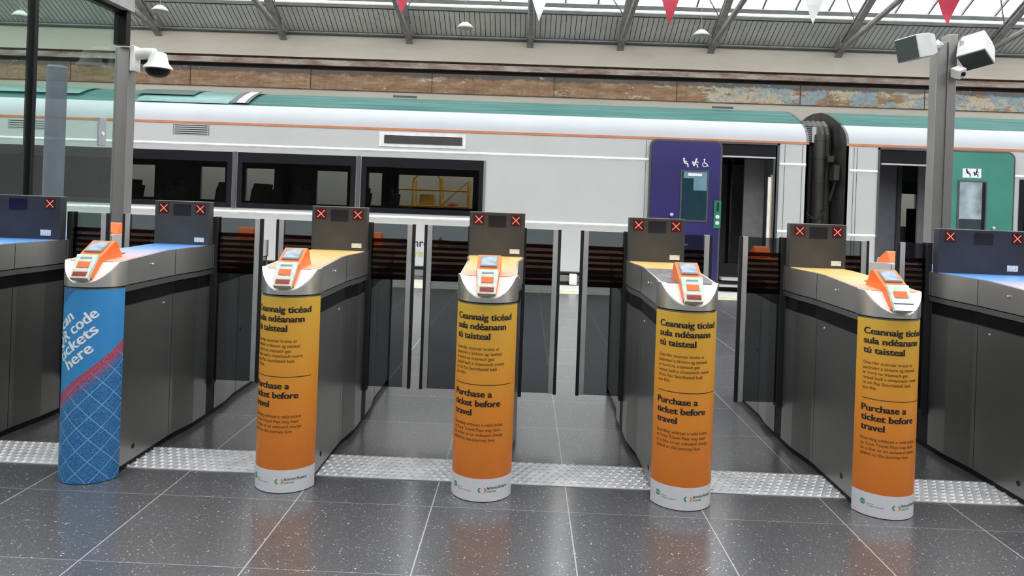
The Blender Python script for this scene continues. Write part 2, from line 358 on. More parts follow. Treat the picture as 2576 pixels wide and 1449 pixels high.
# ================================================================== SETTING
Y_FAR = 17.0
mb = MB(); mb.add([(-26, -8, 0), (26, -8, 0), (26, 11.95, 0), (-26, 11.95, 0), (-26, 11.95, -1.2), (26, 11.95, -1.2)], [(0, 1, 2, 3), (3, 2, 5, 4)]); struct(mb.build('floor', M_floor))
mb = MB().box(-26, 26, 11.95, 15.3, -1.3, -1.1); struct(mb.build('floor', M_ballast))
mb = MB().box(-26, 26, 15.3, Y_FAR, -1.3, -.05); struct(mb.build('floor', M_ballast))
mb = MB().box(-26, 26, 11.12, 11.955, .0005, .006); struct(mb.build('trim_1', M_white_paint))
mb = MB().box(-26, 26, 10.86, 11.10, .0005, .004); mb2 = mb; struct(mb.build('trim_2', M_yellow_paint))
# raised tread strip crossing the gate line
mb = MB().box(-5.4, 5.2, 3.485, 3.775, .0005, .004)
sp = .0415
for j in range(7):
    for i in range(int(10.4 / sp)):
        x = -5.3 + i * sp + (sp / 2 if j % 2 else 0); y = 3.505 + j * sp
        if x > 5.15: continue
        mb.add([(x - .018, y, .004), (x, y - .013, .004), (x + .018, y, .004), (x, y + .013, .004), (x - .007, y, .012), (x + .007, y, .012)],
               [(0, 1, 5, 4), (1, 2, 5), (2, 3, 4, 5), (3, 0, 4)])
struct(mb.build('trim_3', M_tread))
# far wall, lintel beam and mouldings
mb = MB().box(-26, 26, Y_FAR, Y_FAR + .3, -1.2, 3.735); struct(mb.build('wall_far', M_beige2))
mb = MB().box(-26, 26, Y_FAR + .03, Y_FAR + .3, 3.735, 4.185, 0)
for i in range(-9, 10): mb.box(i * 2.8 + .55 - .004, i * 2.8 + .55 + .004, Y_FAR + .015, Y_FAR + .031, 3.74, 4.18, 1)
mb.box(-26, 26, Y_FAR - .02, Y_FAR + .03, 3.722, 3.738, 2)
struct(mb.build('trim_4', [M_rust, M_darkjoint, M_brownjoint]))
mb = MB().box(-26, 26, Y_FAR + .10, Y_FAR + .3, 4.185, 4.275, 0).box(-26, 26, Y_FAR - .05, Y_FAR + .3, 4.275, 4.40, 1).box(-26, 26, Y_FAR - .02, Y_FAR + .3, 4.40, 4.445, 2)
struct(mb.build('trim_5', [M_darkjoint, M_worn, M_brownjoint]))
mb = MB().box(-26, 26, Y_FAR - .10, Y_FAR + .3, 4.445, 4.955); struct(mb.build('trim_6', M_beige))
mb = MB().box(-26, 26, Y_FAR - .16, Y_FAR + .3, 4.955, 4.99, 0).box(-26, 26, Y_FAR - .12, Y_FAR + .3, 4.99, 5.03, 1); struct(mb.build('trim_7', [M_groove, M_roofsteel]))
# roof: boards at the eaves, then glazing up to the ridge, and the same falling behind the camera
SL = math.tan(R(28)); ZE = 5.0
def zr(y): return ZE + SL * (Y_FAR - y)
mb = MB(); yb = 16.22; n = 0; x = -24.0
while x < 24:
    mb.add([(x, Y_FAR, zr(Y_FAR)), (x + .098, Y_FAR, zr(Y_FAR)), (x + .098, yb, zr(yb)), (x, yb, zr(yb))], [(0, 1, 2, 3)], 0)
    mb.add([(x + .098, Y_FAR, zr(Y_FAR) + .02), (x + .112, Y_FAR, zr(Y_FAR) + .02), (x + .112, yb, zr(yb) + .02), (x + .098, yb, zr(yb) + .02)], [(0, 1, 2, 3)], 1)
    x += .112
mb.add([(-24, Y_FAR + .2, zr(Y_FAR) + .06), (24, Y_FAR + .2, zr(Y_FAR) + .06), (24, yb, zr(yb) + .08), (-24, yb, zr(yb) + .08)], [(0, 1, 2, 3)], 1)
mb.box(-24, 24, 16.90, 17.0, 5.02, 5.09, 1)
struct(mb.build('ceiling', [M_corr, M_groove]))
mb = MB(); mb.obox((0, 16.13, zr(16.13) + .0), (48, .10, .035), (R(-28), 0, 0)); mb.obox((0, 16.0, zr(16.0) + .05), (48, .13, .05), (R(-28), 0, 0)); struct(mb.build('trim_8', M_rooflight))
YR = 7.0; zR = zr(YR)
mb = MB().add([(-24, 15.95, zr(15.95) + .10), (24, 15.95, zr(15.95) + .10), (24, YR, zR + .1), (-24, YR, zR + .1)], [(0, 1, 2, 3)])
struct(mb.build('window_1', M_sheet))
mb = MB().add([(-24, -3, zr(17 - 0) + .1), (24, -3, zr(17) + .1), (24, YR, zR + .1), (-24, YR, zR + .1)], [(0, 1, 2, 3)])
struct(mb.build('window_2', M_sheet))
mb = MB(); x = -23.8; k = 0
while x < 24:
    L = math.hypot(15.95 - YR, zr(15.95) - zR); mb.obox((x, (15.95 + YR) / 2, (zr(15.95) + zR) / 2 + .07), (.035, L, .05), (R(-28), 0, 0)); x += .70
for y in (14.2, 12.2, 10.2, 8.2): mb.obox((0, y, zr(y) + .05), (48, .08, .10), (R(-28), 0, 0))
struct(mb.build('trim_9', M_roofsteel))
mb = MB().box(-26, 26, -8.2, -8, 0, 9); struct(mb.build('wall_back_blocker', M_backwall))  # unseen wall added behind the camera to darken reflections
struct(MB().box(-26.3, -26, -8, 17.3, -1.2, 9).build('wall_left_blocker', M_backwall)); struct(MB().box(26, 26.3, -8, 17.3, -1.2, 9).build('wall_right_blocker', M_backwall))  # unseen end walls added to cut light from the sides
mb = MB().box(-26, 26, -8, -3, 5.0, 5.2); struct(mb.build('ceiling', M_backwall))  # unseen ceiling added with the back wall, keeps reflections dark
# roof trusses
TX = [(-8.55, 'above the dome camera on the left post'), (-5.67, 'second from the left, left of the first red pennant'), (-2.78, 'meeting the tip of the leftmost red pennant'), (-.03, 'beside the leftmost white pennant'),
      (2.01, 'between the leftmost white pennant and the middle red pennant'), (4.05, 'just right of the middle red pennant'), (6.91, 'left of the right pole, below the rightmost white pennant'), (10.05, 'behind the right pole loudspeakers')]
for i, (x, where) in enumerate(TX):
    t = thing('roof_truss', 'grey steel roof truss ' + where, 'roof truss', (x, Y_FAR, 0), 0, 'trusses along the station roof')
    mb = MB(); L = math.hypot(10, 10 * SL)
    cy, cz = -5.1, zr(Y_FAR - 5.1) - .12
    mb.obox((0, cy, cz), (.15, L, .02), (R(-28), 0, 0)); mb.obox((0, cy, cz - .11), (.15, L, .02), (R(-28), 0, 0)); mb.obox((0, cy, cz - .055), (.03, L, .10), (R(-28), 0, 0))
    mb.build('rafter', M_roofsteel, t)
    mb = MB(); y0, z0 = -.35, zr(Y_FAR - .35) - .22; L2 = 8.0
    mb.tube([(0, y0, z0), (0, y0 - L2, z0 + L2 * math.tan(R(9.5)))], .06, 8); mb.build('tie', M_roofsteel, t)
    MB().box(-.09, .09, -.42, -.05, 4.97, 5.2).build('shoe', M_roofsteel, t)
    s = -1 if x < 0 else 1
    mb = MB().tube([(0, -1.0, zr(16.0) - .2), (-s * 1.4, -2.8, zr(14.2) - .02)], .014, 6); mb.build('brace_rod', M_roofsteel, t)
# pendant lamps
for i, (px, x, z, lb) in enumerate([(5, -10.45, 4.75, 'seen through the glass screen at the far left'), (400, -7.58, 4.95, 'above the dome camera on the left post'), (1168, -1.35, 4.80, 'right of the leftmost red pennant'), (1763, 3.40, 4.80, 'above the open blue train door')]):
    t = thing('pendant_lamp', 'pale grey dome pendant lamp hanging ' + lb, 'lamp', (x, 15, z), 0, 'dome lamps under the roof')
    MB().lathe([(.03, .10), (.06, .095), (.11, .06), (.165, .0), (.165, -.02), (.12, -.035), (.03, -.04)]).build('lamp_shade', M_lamp, t, True)
    MB().tube([(0, 0, .09), (0, 0, zr(15) - z + .05)], .006, 6).build('cable', M_roofsteel, t)
# pennants
PN = [(-1.315, 3.365, 1, 'dark red triangular pennant hanging left of the middle, leftmost of the three'), (.17, 3.325, 0, 'white triangular pennant hanging near the middle of the roof'), (1.57, 3.335, 1, 'dark red triangular pennant, middle one of the three red ones'),
      (3.10, 3.395, 0, 'white triangular pennant hanging above the gap between the carriages'), (4.52, 3.42, 1, 'dark red triangular pennant beside the right pole')]
for x, zt, red, lb in PN:
    mb = MB(); w, h = .15, 3.775 - zt; vs = []; N = 6
    for q in (0, 1):
        for k in range(N + 1):
            f = k / N; hw = w * (1 - f) + .002
            for s in (-1, 1): vs.append((s * hw, .012 * math.sin(f * 5 + x) + q * .003, -f * h))
    fs = []
    for q in (0, 1):
        b = q * (N + 1) * 2
        for k in range(N): a = b + k * 2; fs.append((a, a + 1, a + 3, a + 2) if q else (a, a + 2, a + 3, a + 1))
    M2 = (N + 1) * 2
    for k in range(N): a = k * 2; fs += [(a, a + M2, a + M2 + 2, a + 2), (a + 1, a + 3, a + M2 + 3, a + M2 + 1)]
    mb.add(vs, fs); o = mb.build('pennant', M_pink if red else M_pwhite); o.location = (x - .10, 8, 3.72); tag(o, lb, 'pennant', 'red pennants' if red else 'white pennants')
o = MB().tube([(-11, 8, 3.725), (11, 8, 3.725)], .005, 6).build('bunting_string', M_pwhite); tag(o, 'thin pale string carrying the row of red and white pennants', 'string')

# ================================================================== TRAIN
YT = 12.0; YB = 14.86
def arch(y):  # roof profile of a carriage, near half
    return y
PROF_WHITE = [(12.0, 2.44), (12.015, 2.52), (12.06, 2.60), (12.14, 2.68), (12.26, 2.755)]
PROF_GREEN = [(12.26, 2.755), (12.36, 2.815), (12.37, 2.808), (12.46, 2.862), (12.47, 2.855), (12.58, 2.912), (12.59, 2.905), (12.72, 2.965), (12.73, 2.958), (12.88, 3.015), (12.89, 3.009), (13.1, 3.062), (13.43, 3.085)]
def mirror(p): return [(2 * 13.43 - y, z) for y, z in reversed(p)]
def wall_with_holes(mb, x0, x1, z0, z1, holes, y, th, m=0):
    xs = sorted({x0, x1, *[h[0] for h in holes], *[h[1] for h in holes]}); zs = sorted({z0, z1, *[h[2] for h in holes], *[h[3] for h in holes]})
    for a, b in zip(xs, xs[1:]):
        for c, d in zip(zs, zs[1:]):
            mx, mz = (a + b) / 2, (c + d) / 2
            if any(h[0] < mx < h[1] and h[2] < mz < h[3] for h in holes): continue
            mb.add([(a, y, c), (b, y, c), (b, y, d), (a, y, d)], [(0, 1, 2, 3)], m)
            mb.add([(a, y + th, c), (b, y + th, c), (b, y + th, d), (a, y + th, d)], [(3, 2, 1, 0)], m)
    for h in holes:
        a, b, c, d = h[:4]
        mb.add([(a, y, c), (b, y, c), (b, y, d), (a, y, d), (a, y + th, c), (b, y + th, c), (b, y + th, d), (a, y + th, d)], [(0, 4, 5, 1), (1, 5, 6, 2), (2, 6, 7, 3), (3, 7, 4, 0)], m)
def carriage(t, x0, x1, wins, door, farwins):
    holes = [(a, b, c, d) for a, b, c, d in wins] + [door]
    mb = MB(); wall_with_holes(mb, x0, x1, .22, 2.44, holes, YT, .06)
    body = mb.build('body_side', M_train, t)
    mb = MB(); wall_with_holes(mb, x0, x1, .22, 2.44, farwins, YB - .06, .06); mb.build('body_side', M_train, t)
    mb = MB(); mb.strip_x(PROF_WHITE, x0, x1, 0); mb.strip_x(mirror(PROF_WHITE), x0, x1, 0); mb.build('cantrail', M_traintop, t, True)
    mb = MB(); full = PROF_GREEN + mirror(PROF_GREEN)[1:]; mb.strip_x(full, x0, x1, 0)
    mb.build('roof', M_groof, t, False)
    MB().box(x0, x1, YT - .008, YT + .01, 2.40, 2.438).build('orange_stripe', M_orline, t)
    mb = MB(); mb.prof_x([(YT - .022, 2.05), (YT, 2.03), (YT, 2.085), (YT - .016, 2.075)], x0, min(door[0], door[1]) - .0 if door[0] > 3 or True else x1); 
    return t
# carriage A ---------------------------------------------------------
CA = thing('train_carriage', 'silver white train carriage with green roof, black window band and open blue door', 'train carriage', (0, 0, 0))
winsA = [(-9.9, -6.66, 1.09, 1.93), (-6.62, -4.80, 1.09, 1.93), (-4.69, -2.78, 1.09, 1.93), (-2.67, -.70, 1.09, 1.93)]
doorA = (3.10, 4.00, .24, 2.37)
farA = [(-8.3, -7.45, 1.15, 1.79), (-6.53, -6.03, 1.14, 1.79), (-5.62, -5.04, 1.14, 1.79), (-4.19, -3.57, 1.12, 1.79), (-3.15, -2.88, 1.14, 1.785), (-2.55, -1.06, 1.14, 1.77)]
def ledge(t, spans, z=2.06):
    mb = MB()
    for a, b in spans: mb.prof_x([(YT - .02, z), (YT + .002, z - .03), (YT + .002, z + .03), (YT - .014, z + .02)], a, b)
    return mb.build('ledge', M_ledge, t)
carriage(CA, -24, 4.50, winsA, doorA, farA)
ledge(CA, [(-24, 1.95), (4.04, 4.46)], 2.065)
ledge(CA, [(-24, 1.95), (4.04, 4.46)], .99)
for w in winsA:
    mb = MB().box(w[0] - .015, w[1] + .015, YT - .012, YT - .004, w[2] - .025, w[3] + .025)
    # frit border ring around a clear pane
    a, b, c, d = w; mb = MB(); e = .035
    for q in ((a - .01, b + .01, d - .13, d + .03), (a - .01, b + .01, c - .03, c + .05), (a - .01, a + .07, c + .05, d - .13), (b - .07, b + .01, c + .05, d - .13)): mb.box(q[0], q[1], YT - .014, YT + .002, q[2], q[3])
    f = mb.build('window_frame', M_frame, CA)
    MB().box(a + .06, b - .06, YT - .006, YT + .001, c + .04, d - .12).build('window_pane', M_win, f)
for x in (-6.64, -4.745, -2.725): MB().box(x - .028, x + .028, YT - .028, YT, 1.055, 1.965).build('window_divider', M_divider, CA)
MB().box(-.70, -.665, YT - .016, YT, 1.06, 1.96).build('window_edge', M_grey, CA)
for w in farA: MB().box(w[0], w[1], YB - .035, YB - .028, w[2], w[3]).build('window_pane', M_win, CA)
# saloon interior
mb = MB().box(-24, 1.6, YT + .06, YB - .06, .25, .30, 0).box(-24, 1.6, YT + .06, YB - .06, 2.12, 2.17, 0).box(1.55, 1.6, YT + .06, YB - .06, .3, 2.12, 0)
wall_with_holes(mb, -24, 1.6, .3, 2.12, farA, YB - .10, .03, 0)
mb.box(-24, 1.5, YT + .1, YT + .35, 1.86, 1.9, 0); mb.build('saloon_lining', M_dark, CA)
xx = -9.6
seats = [-9.2, -8.35, -7.75, -6.9, -5.85, -5.2, -4.5, -3.3, -2.75]
for x in seats:
    for y in (13.9,):
        mb = MB(); mb.obox((x, y, .72), (.44, .95, .12)); mb.obox((x + .22, y, 1.05), (.12, .95, .68), (0, R(8), 0)); mb.obox((x + .25, y - .24, 1.40), (.09, .34, .16), (0, R(8), 0)); mb.obox((x + .25, y + .24, 1.40), (.09, .34, .16), (0, R(8), 0)); mb.box(x - .15, x + .15, y - .4, y + .4, .3, .68)
        mb.build('seat', M_seat, CA, bevel=.02)
# grille vents and destination display
def grille(t, x0, x1, z0, z1, n):
    g = MB().box(x0, x1, YT - .006, YT - .001, z0, z1).build('vent_grille', M_train, t); mb = MB()
    for k in range(n):
        z = z0 + (z1 - z0) * (k + .5) / n; mb.prof_x([(YT - .016, z + .004), (YT - .006, z - .007), (YT - .006, z + .010)], x0 + .02, x1 - .02)
    for x in (x0, x1): mb.box(x - .003, x + .003, YT - .008, YT, z0, z1)
    mb.build('slats', M_trimd, g); return g
grille(CA, -5.776, -5.195, 2.215, 2.385, 5); grille(CA, -8.5, -7.88, 2.22, 2.37, 4); grille(CA, -5.776 - 6, -5.195 - 6, 2.215, 2.385, 5)
g = MB().box(-2.41, -1.01, YT - .010, YT, 2.135, 2.37).build('display_housing', M_ledge, CA)
mb = MB().box(-2.325, -1.06, YT - .022, YT - .010, 2.19, 2.32, 0); mb.build('display_glass', mat('display_dark', (.07, .07, .065), .2), g)
# roof hatches
mb = MB(); mb.strip_x([(12.255, 2.772), (12.35, 2.83), (12.6, 2.94), (12.9, 3.04), (13.3, 3.09)], -6.55, -5.0, 0); mb.build('roof_hatch', mat('hatch_green', (.07, .22, .21), .3, var=.1), CA, True)
mb = MB(); mb.strip_x([(12.52, 2.93), (12.7, 3.0), (12.9, 3.06), (13.3, 3.10)], -6.7, -5.7, 0); mb.build('roof_hatch', M_groofd, CA, True)
mb = MB(); mb.strip_x([(12.255, 2.79), (12.35, 2.85), (12.6, 2.96), (12.9, 3.06), (13.3, 3.11)], -4.98, -4.86, 0); mb.strip_x([(12.255, 2.79), (12.35, 2.85), (12.6, 2.96), (12.9, 3.06), (13.3, 3.11)], -4.72, -4.66, 0); mb.build('roof_rib', M_trimd, CA, True)
mb = MB(); mb.strip_x([(12.255, 2.795), (12.35, 2.855), (12.6, 2.965), (12.9, 3.065), (13.3, 3.115)], -4.86, -4.72, 0); mb.build('roof_rib', M_ledge, CA, True)
mb = MB(); mb.strip_x([(12.4, 2.88), (12.6, 2.96), (12.9, 3.05), (13.3, 3.10)], -9.2, -7.6, 0); mb.build('roof_hatch', mat('hatch_green', (.07, .22, .21), .3, var=.1), CA, True)
mb = MB().obox((-2.2, 13.1, 3.10), (.42, .05, .03)).obox((3.35, 12.95, 3.075), (.36, .05, .03)); mb.build('roof_slot', M_trimd, CA)
# open blue door leaf
ld = MB(); r = .07
def rrect(x0, x1, z0, z1, r, corners='both', n=5):
    p = []
    for cx, cz, a0, on in ((x1 - r, z1 - r, 0, True), (x0 + r, z1 - r, 90, True), (x0, z0, 0, False), (x1, z0, 0, False)):
        if on:
            for k in range(n + 1): a = R(a0 + 90 * k / n); p.append((cx + r * math.cos(a), cz + r * math.sin(a)))
        else: p.append((cx, cz))
    return p
def plate(poly, y0, y1):
    n = len(poly); mb = MB(); mb.add([(x, y0, z) for x, z in poly] + [(x, y1, z) for x, z in poly], [tuple(range(n - 1, -1, -1)), tuple(range(n, 2 * n))] + [(i, (i + 1) % n, n + (i + 1) % n, n + i) for i in range(n)]); return mb
dl = plate(rrect(1.99, 3.08, .19, 2.375, .09), YT - .085, YT - .055).build('sliding_door', M_blue, CA)
plate(rrect(1.955, 3.115, .16, 2.405, .11), YT - .06, YT - .03).build('door_seal', M_trimd, dl)
p = MB().box(2.455, 2.90, YT - .095, YT - .086, 1.10, 1.92, 0).box(2.48, 2.875, YT - .099, YT - .094, 1.13, 1.90, 1); p.build('door_window', [M_trimd, mat('door_window_glass', (.004, .035, .055), .06, coat=.5)], dl)
MB().box(2.57, 2.79, YT - .104, YT - .0995, 1.83, 1.87).build('door_notice', M_inkwhite, dl)
MB().box(2.50, 2.87, YT - .1025, YT - .0995, 1.79, 1.895).box(2.66, 2.87, YT - .1025, YT - .0995, 1.60, 1.79).build('window_reflection_panel', mat('pale_teal_reflection', (.16, .30, .36), .12), dl)  # reflection on the door glass, painted as flat pale panels
pp = MB().box(3.0, 3.11, YT - .105, YT - .085, 1.01, 1.45).build('door_control', mat('control_green', (.02, .20, .12), .4), dl)
mb = MB()
for z in (1.19, 1.09): mb.lathe([(.030, 0), (.030, .012), (.02, .016)], (3.055, 0, 0), 16); 
mb = MB()
for k, z in enumerate((1.19, 1.09)): mb.xf(Matrix.Identity(4)); b = MB().lathe([(.032, 0), (.032, .012), (.018, .018)], (0, 0, 0), 18); b.xf(Matrix.Translation((3.055, YT - .105, z)) @ Matrix.Rotation(R(90), 4, 'X')); mb.add(b.v, b.f, 0)
mb.build('door_button', M_label, dl); MB().box(3.04, 3.075, YT - .108, YT - .104, 1.28, 1.42).build('arrow_mark', M_ink, dl)
b = MB().lathe([(.028, 0), (.028, .03), (.015, .04)], (0, 0, 0), 16); b.xf(Matrix.Translation((2.33, YT - .085, 1.20)) @ Matrix.Rotation(R(90), 4, 'X')); b.build('door_knob', M_alu, dl)
def pict(mb, x, z, s, y, kind, sgn=1, out=None):
    if out: mb = MB(); pict(mb, x, z, s, y, kind); return mb.build('pictogram', out[0], out[1])
    return pict0(mb, x, z, s, y, kind)
def pict0(mb, x, z, s, y, kind):
    """small sign pictogram: 0 seated priority, 1 person with child, 2 wheelchair"""
    def q(a, b, w): 
        d = Vector((b[0] - a[0], b[1] - a[1])); n = Vector((-d.y, d.x)).normalized() * w / 2
        P = [(a[0] + n.x, a[1] + n.y), (a[0] - n.x, a[1] - n.y), (b[0] - n.x, b[1] - n.y), (b[0] + n.x, b[1] + n.y)]
        mb.add([(x + px * s, y, z + pz * s) for px, pz in P], [(0, 1, 2, 3)])
    def c(cx, cz, r0, r1=0, a0=0, a1=360):
        n = 14
        for k in range(n):
            t0, t1 = R(a0 + (a1 - a0) * k / n), R(a0 + (a1 - a0) * (k + 1) / n)
            P = [(cx + r * math.cos(t), cz + r * math.sin(t)) for r, t in ((r0, t0), (r0, t1), (r1, t1), (r1, t0))]
            mb.add([(x + a * s, y, z + b * s) for a, b in P], [(0, 1, 2, 3)])
    if kind == 0: c(-.15, .42, .10); q((-.15, .3), (.0, -.05), .2); q((0, -.05), (.25, -.08), .13); q((.25, -.05), (.32, -.45), .12); q((-.1, .2), (.2, .1), .08)
    elif kind == 1: c(.1, .42, .10); q((.1, .3), (-.05, -.1), .2); q((-.05, -.1), (.22, -.15), .12); q((.2, -.1), (.25, -.45), .12); c(-.25, .1, .09); q((-.25, .02), (-.1, -.3), .16); q((.1, .2), (.35, .05), .08)
    else: c(-.05, .42, .09); q((-.05, .32), (-.02, 0), .10); q((-.02, 0), (.22, 0), .09); q((.22, 0), (.32, -.3), .09); q((.3, -.3), (.42, -.26), .07); c(.0, -.12, .27, .20, 100, 340)
mb = MB()
for k, x in enumerate((2.52, 2.68, 2.83)): pict(mb, x, 2.035, .15, YT - .087, k, 1, (M_inkwhite, dl))
mb = MB().box(2.47, 2.485, YT - .09, YT - .086, .72, .86).box(2.48, 2.60, YT - .09, YT - .086, .715, .73); f2 = lambda s, z: (s, YT - .0875, z)
text_at(mb, 'Doors open', f2, 2.49, .78, width=.16, bold=.01); text_at(mb, 'Press button', f2, 2.49, .745, width=.18, bold=.01); text_at(mb, 'Mind the gap', f2, 2.6, .60, width=.18, bold=.01)
mb = MB().box(2.47, 2.485, YT - .09, YT - .086, .72, .87).box(2.485, 2.56, YT - .09, YT - .086, .775, .79).box(2.485, 2.60, YT - .09, YT - .086, .72, .735).lathe([(.03, 0), (.03, .004)], (2.50, YT - .088, .89), 12)
pict(mb, 2.62, .61, .07, YT - .0875, 2); mb.box(2.66, 2.76, YT - .09, YT - .086, .585, .60); mb.build('lower_marks', M_inkgrey if False else M_inkwhite, dl)
# vestibule A
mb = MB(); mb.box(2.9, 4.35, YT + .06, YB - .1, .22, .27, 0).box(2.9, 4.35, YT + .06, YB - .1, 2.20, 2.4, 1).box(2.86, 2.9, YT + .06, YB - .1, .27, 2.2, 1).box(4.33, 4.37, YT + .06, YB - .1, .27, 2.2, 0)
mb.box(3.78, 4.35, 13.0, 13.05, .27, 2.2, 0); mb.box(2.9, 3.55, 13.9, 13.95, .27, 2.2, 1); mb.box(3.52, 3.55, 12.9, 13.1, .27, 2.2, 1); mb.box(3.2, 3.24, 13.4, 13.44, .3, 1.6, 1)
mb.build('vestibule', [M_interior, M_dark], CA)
MB().box(3.12, 3.98, YT - .004, YT + .10, 2.155, 2.18).build('door_header_strip', M_alu, CA)
MB().box(3.11, 3.99, YT + .02, YT + .09, 2.18, 2.37).build('door_header', M_frame, CA)
MB().box(3.84, 3.885, YT + .06, YT + .09, .27, 2.14, 0).box(3.885, 3.93, YT + .03, YT + .09, .27, 1.86, 1).box(3.93, 3.95, YT + .02, YT + .09, .27, 1.9, 2).box(3.95, 3.98, YT + .01, YT + .07, .27, 2.15, 3).box(3.90, 3.94, YT + .0, YT + .03, 1.9, 2.11, 0).build('door_jamb', [M_frame, M_ledge, mat('jamb_tan', (.50, .32, .20), .5), M_trimd], CA)
for w in ((3.05, .03),): MB().box(4.0, 4.035, YT - .014, YT + .05, .24, 2.40).box(3.08, 4.035, YT - .014, YT + .05, 2.37, 2.405).build('door_seal', M_trimd, CA)
MB().box(3.14, 3.75, YT - .16, YT + .02, .19, .235).box(3.10, 3.75, YT - .20, YT - .02, .09, .125).build('door_step', M_alu, CA)
MB().box(3.10, 3.80, YT - .02, YT + .05, .235, .45).build('step_riser', M_frame, CA)
# seams by the carriage end
mb = MB()
for x in (4.12, 4.40): mb.box(x, x + .006, YT - .004, YT + .004, .3, 2.38)
mb.box(1.9, 1.906, YT - .004, YT + .004, .3, 2.38); mb.build('panel_seam', M_trimd, CA)
mb = MB().box(-24, 4.46, YT + .05, YT + .10, -.05, .22, 0).box(-24, 4.46, YT - .002, YT + .03, .205, .225, 1).box(-24, 4.4, YT + .02, YT + .06, .06, .16, 2).box(-24, 4.4, YT + .12, YB - .2, -.45, .2, 0)
for x in (-8, -3.2, .8): mb.box(x, x + 1.6, YT + .04, YT + .12, -.25, .12, 2)
mb.build('underframe', [M_skirt, M_trimd, M_skirtg], CA)
MB().box(.74, .86, YT - .10, YT + .06, .02, .19).build('equipment_box', M_ledge, CA, bevel=.01)  # small white equipment box at the carriage foot, purpose unknown
# lettering on the side
mb = MB(); fT = lambda s, z: (s, YT - .003, z)
text_at(mb, 'Iarnród', fT, -1.98, .535, width=.53, bold=.012); lt = mb.build('lettering', M_ink, CA)
mb = MB(); text_at(mb, 'Éireann', fT, -1.40, .535, width=.55, bold=.012); mb.build('lettering', M_ink, CA)
mb = MB(); text_at(mb, 'Irish Rail', fT, -1.80, .375, size=.15, bold=.012); lab(mb.build('lettering', M_inkgreen2, CA), 'light green lettering')
mb = MB().box(-1.60, -1.575, YT - .004, YT, .30, .325); mb.build('mark', M_inkgrey, CA)
# end wall of A
def end_wall(t, x, m):
    pts = [(YT, -.1)] + [(YT, 2.44)] + PROF_WHITE[1:] + PROF_GREEN[1:-1:2] + [(13.43, 3.085)]
    pts = pts + [(2 * 13.43 - y, z) for y, z in reversed(pts[:-1])]
    mb = MB(); mb.prof_x([(y, z) for y, z in pts], x - .02, x + .02); return mb.build('end_wall', m, t)
end_wall(CA, 4.48, M_endwall)
# carriage B ---------------------------------------------------------
CB = thing('train_carriage', 'second train carriage at the right with open green door, beyond the gangway', 'train carriage', (0, 0, 0))
winsB = [(7.86, 9.7, 1.06, 1.93), (9.82, 11.8, 1.06, 1.93), (11.9, 13.8, 1.06, 1.93)]
doorB = (5.63, 6.74, .24, 2.36)
farB = [(7.32, 7.68, 1.1, 1.8), (8.0, 9.6, 1.12, 1.79), (10, 11.6, 1.12, 1.79)]
carriage(CB, 5.10, 24, winsB, doorB, farB)
ledge(CB, [(5.16, 5.60), (7.76, 24)], 2.0); ledge(CB, [(5.16, 5.60), (7.76, 24)], .97)
for w in winsB:
    a, b, c, d = w; mb = MB()
    for q in ((a - .01, b + .01, d - .13, d + .03), (a - .01, b + .01, c - .03, c + .05), (a - .01, a + .07, c + .05, d - .13), (b - .07, b + .01, c + .05, d - .13)): mb.box(q[0], q[1], YT - .014, YT + .002, q[2], q[3])
    f = mb.build('window_frame', M_frame, CB); MB().box(a + .06, b - .06, YT - .006, YT + .001, c + .04, d - .12).build('window_pane', M_win, f)
for w in farB: MB().box(w[0], w[1], YB - .035, YB - .028, w[2], w[3]).build('window_pane', M_win, CB)
mb = MB().box(7.8, 24, YT + .06, YB - .06, .25, .30, 0).box(7.8, 24, YT + .06, YB - .06, 2.12, 2.17, 0); wall_with_holes(mb, 7.8, 24, .3, 2.12, farB[1:], YB - .10, .03, 0); mb.build('saloon_lining', M_dark, CB)
gd = plate(rrect(6.66, 7.70, .19, 2.355, .10), YT - .085, YT - .055).build('sliding_door', M_teal, CB)
plate(rrect(6.62, 7.74, .16, 2.385, .12), YT - .06, YT - .03).build('door_seal', M_trimd, gd)
MB().box(6.83, 7.29, YT - .095, YT - .086, 1.02, 1.91, 0).box(6.86, 7.21, YT - .099, YT - .094, 1.06, 1.885, 1).box(7.21, 7.265, YT - .099, YT - .094, 1.06, 1.885, 2).build('door_window', [M_trimd, mat('door_window_bright', (.30, .36, .40), .1, var=.25, vscale=4), M_frame], gd)
MB().box(6.86, 7.21, YT - .101, YT - .0985, 1.05, 1.30).build('window_lower_pane', mat('door_window_low', (.04, .055, .065), .1), gd)
st = MB().box(6.90, 7.19, YT - .090, YT - .085, 1.955, 2.10).build('sticker', M_inkwhite, gd)
for k, x in enumerate((6.98, 7.11)): pict(None, x, 2.03, .13, YT - .0915, k, 1, (M_ink, gd))
b = MB().lathe([(.025, 0), (.025, .03), (.015, .04)], (0, 0, 0), 16); b.xf(Matrix.Translation((7.41, YT - .085, 1.17)) @ Matrix.Rotation(R(90), 4, 'X')); b.build('door_knob', M_alu, gd)
mb = MB(); mb.box(5.2, 7.78, YT + .06, YB - .1, .22, .27, 0).box(5.2, 7.78, YT + .06, YB - .1, 2.20, 2.4, 1).box(5.58, 5.62, YT + .06, YB - .1, .27, 2.2, 2).box(7.74, 7.78, YT + .06, YB - .1, .27, 2.2, 0)
mb.box(5.62, 6.38, 12.95, 13.0, .27, 2.2, 2).box(6.38, 6.45, 12.9, 13.0, .27, 2.2, 3).box(6.76, 7.76, 12.95, 13.0, .27, 2.2, 4).box(6.90, 6.95, 12.93, 12.95, 1.35, 1.85, 1)
mb.box(6.38, 6.8, 13.0, 13.04, 1.92, 2.2, 1).box(6.5, 7.4, 13.9, 13.95, 1.72, 2.2, 5)
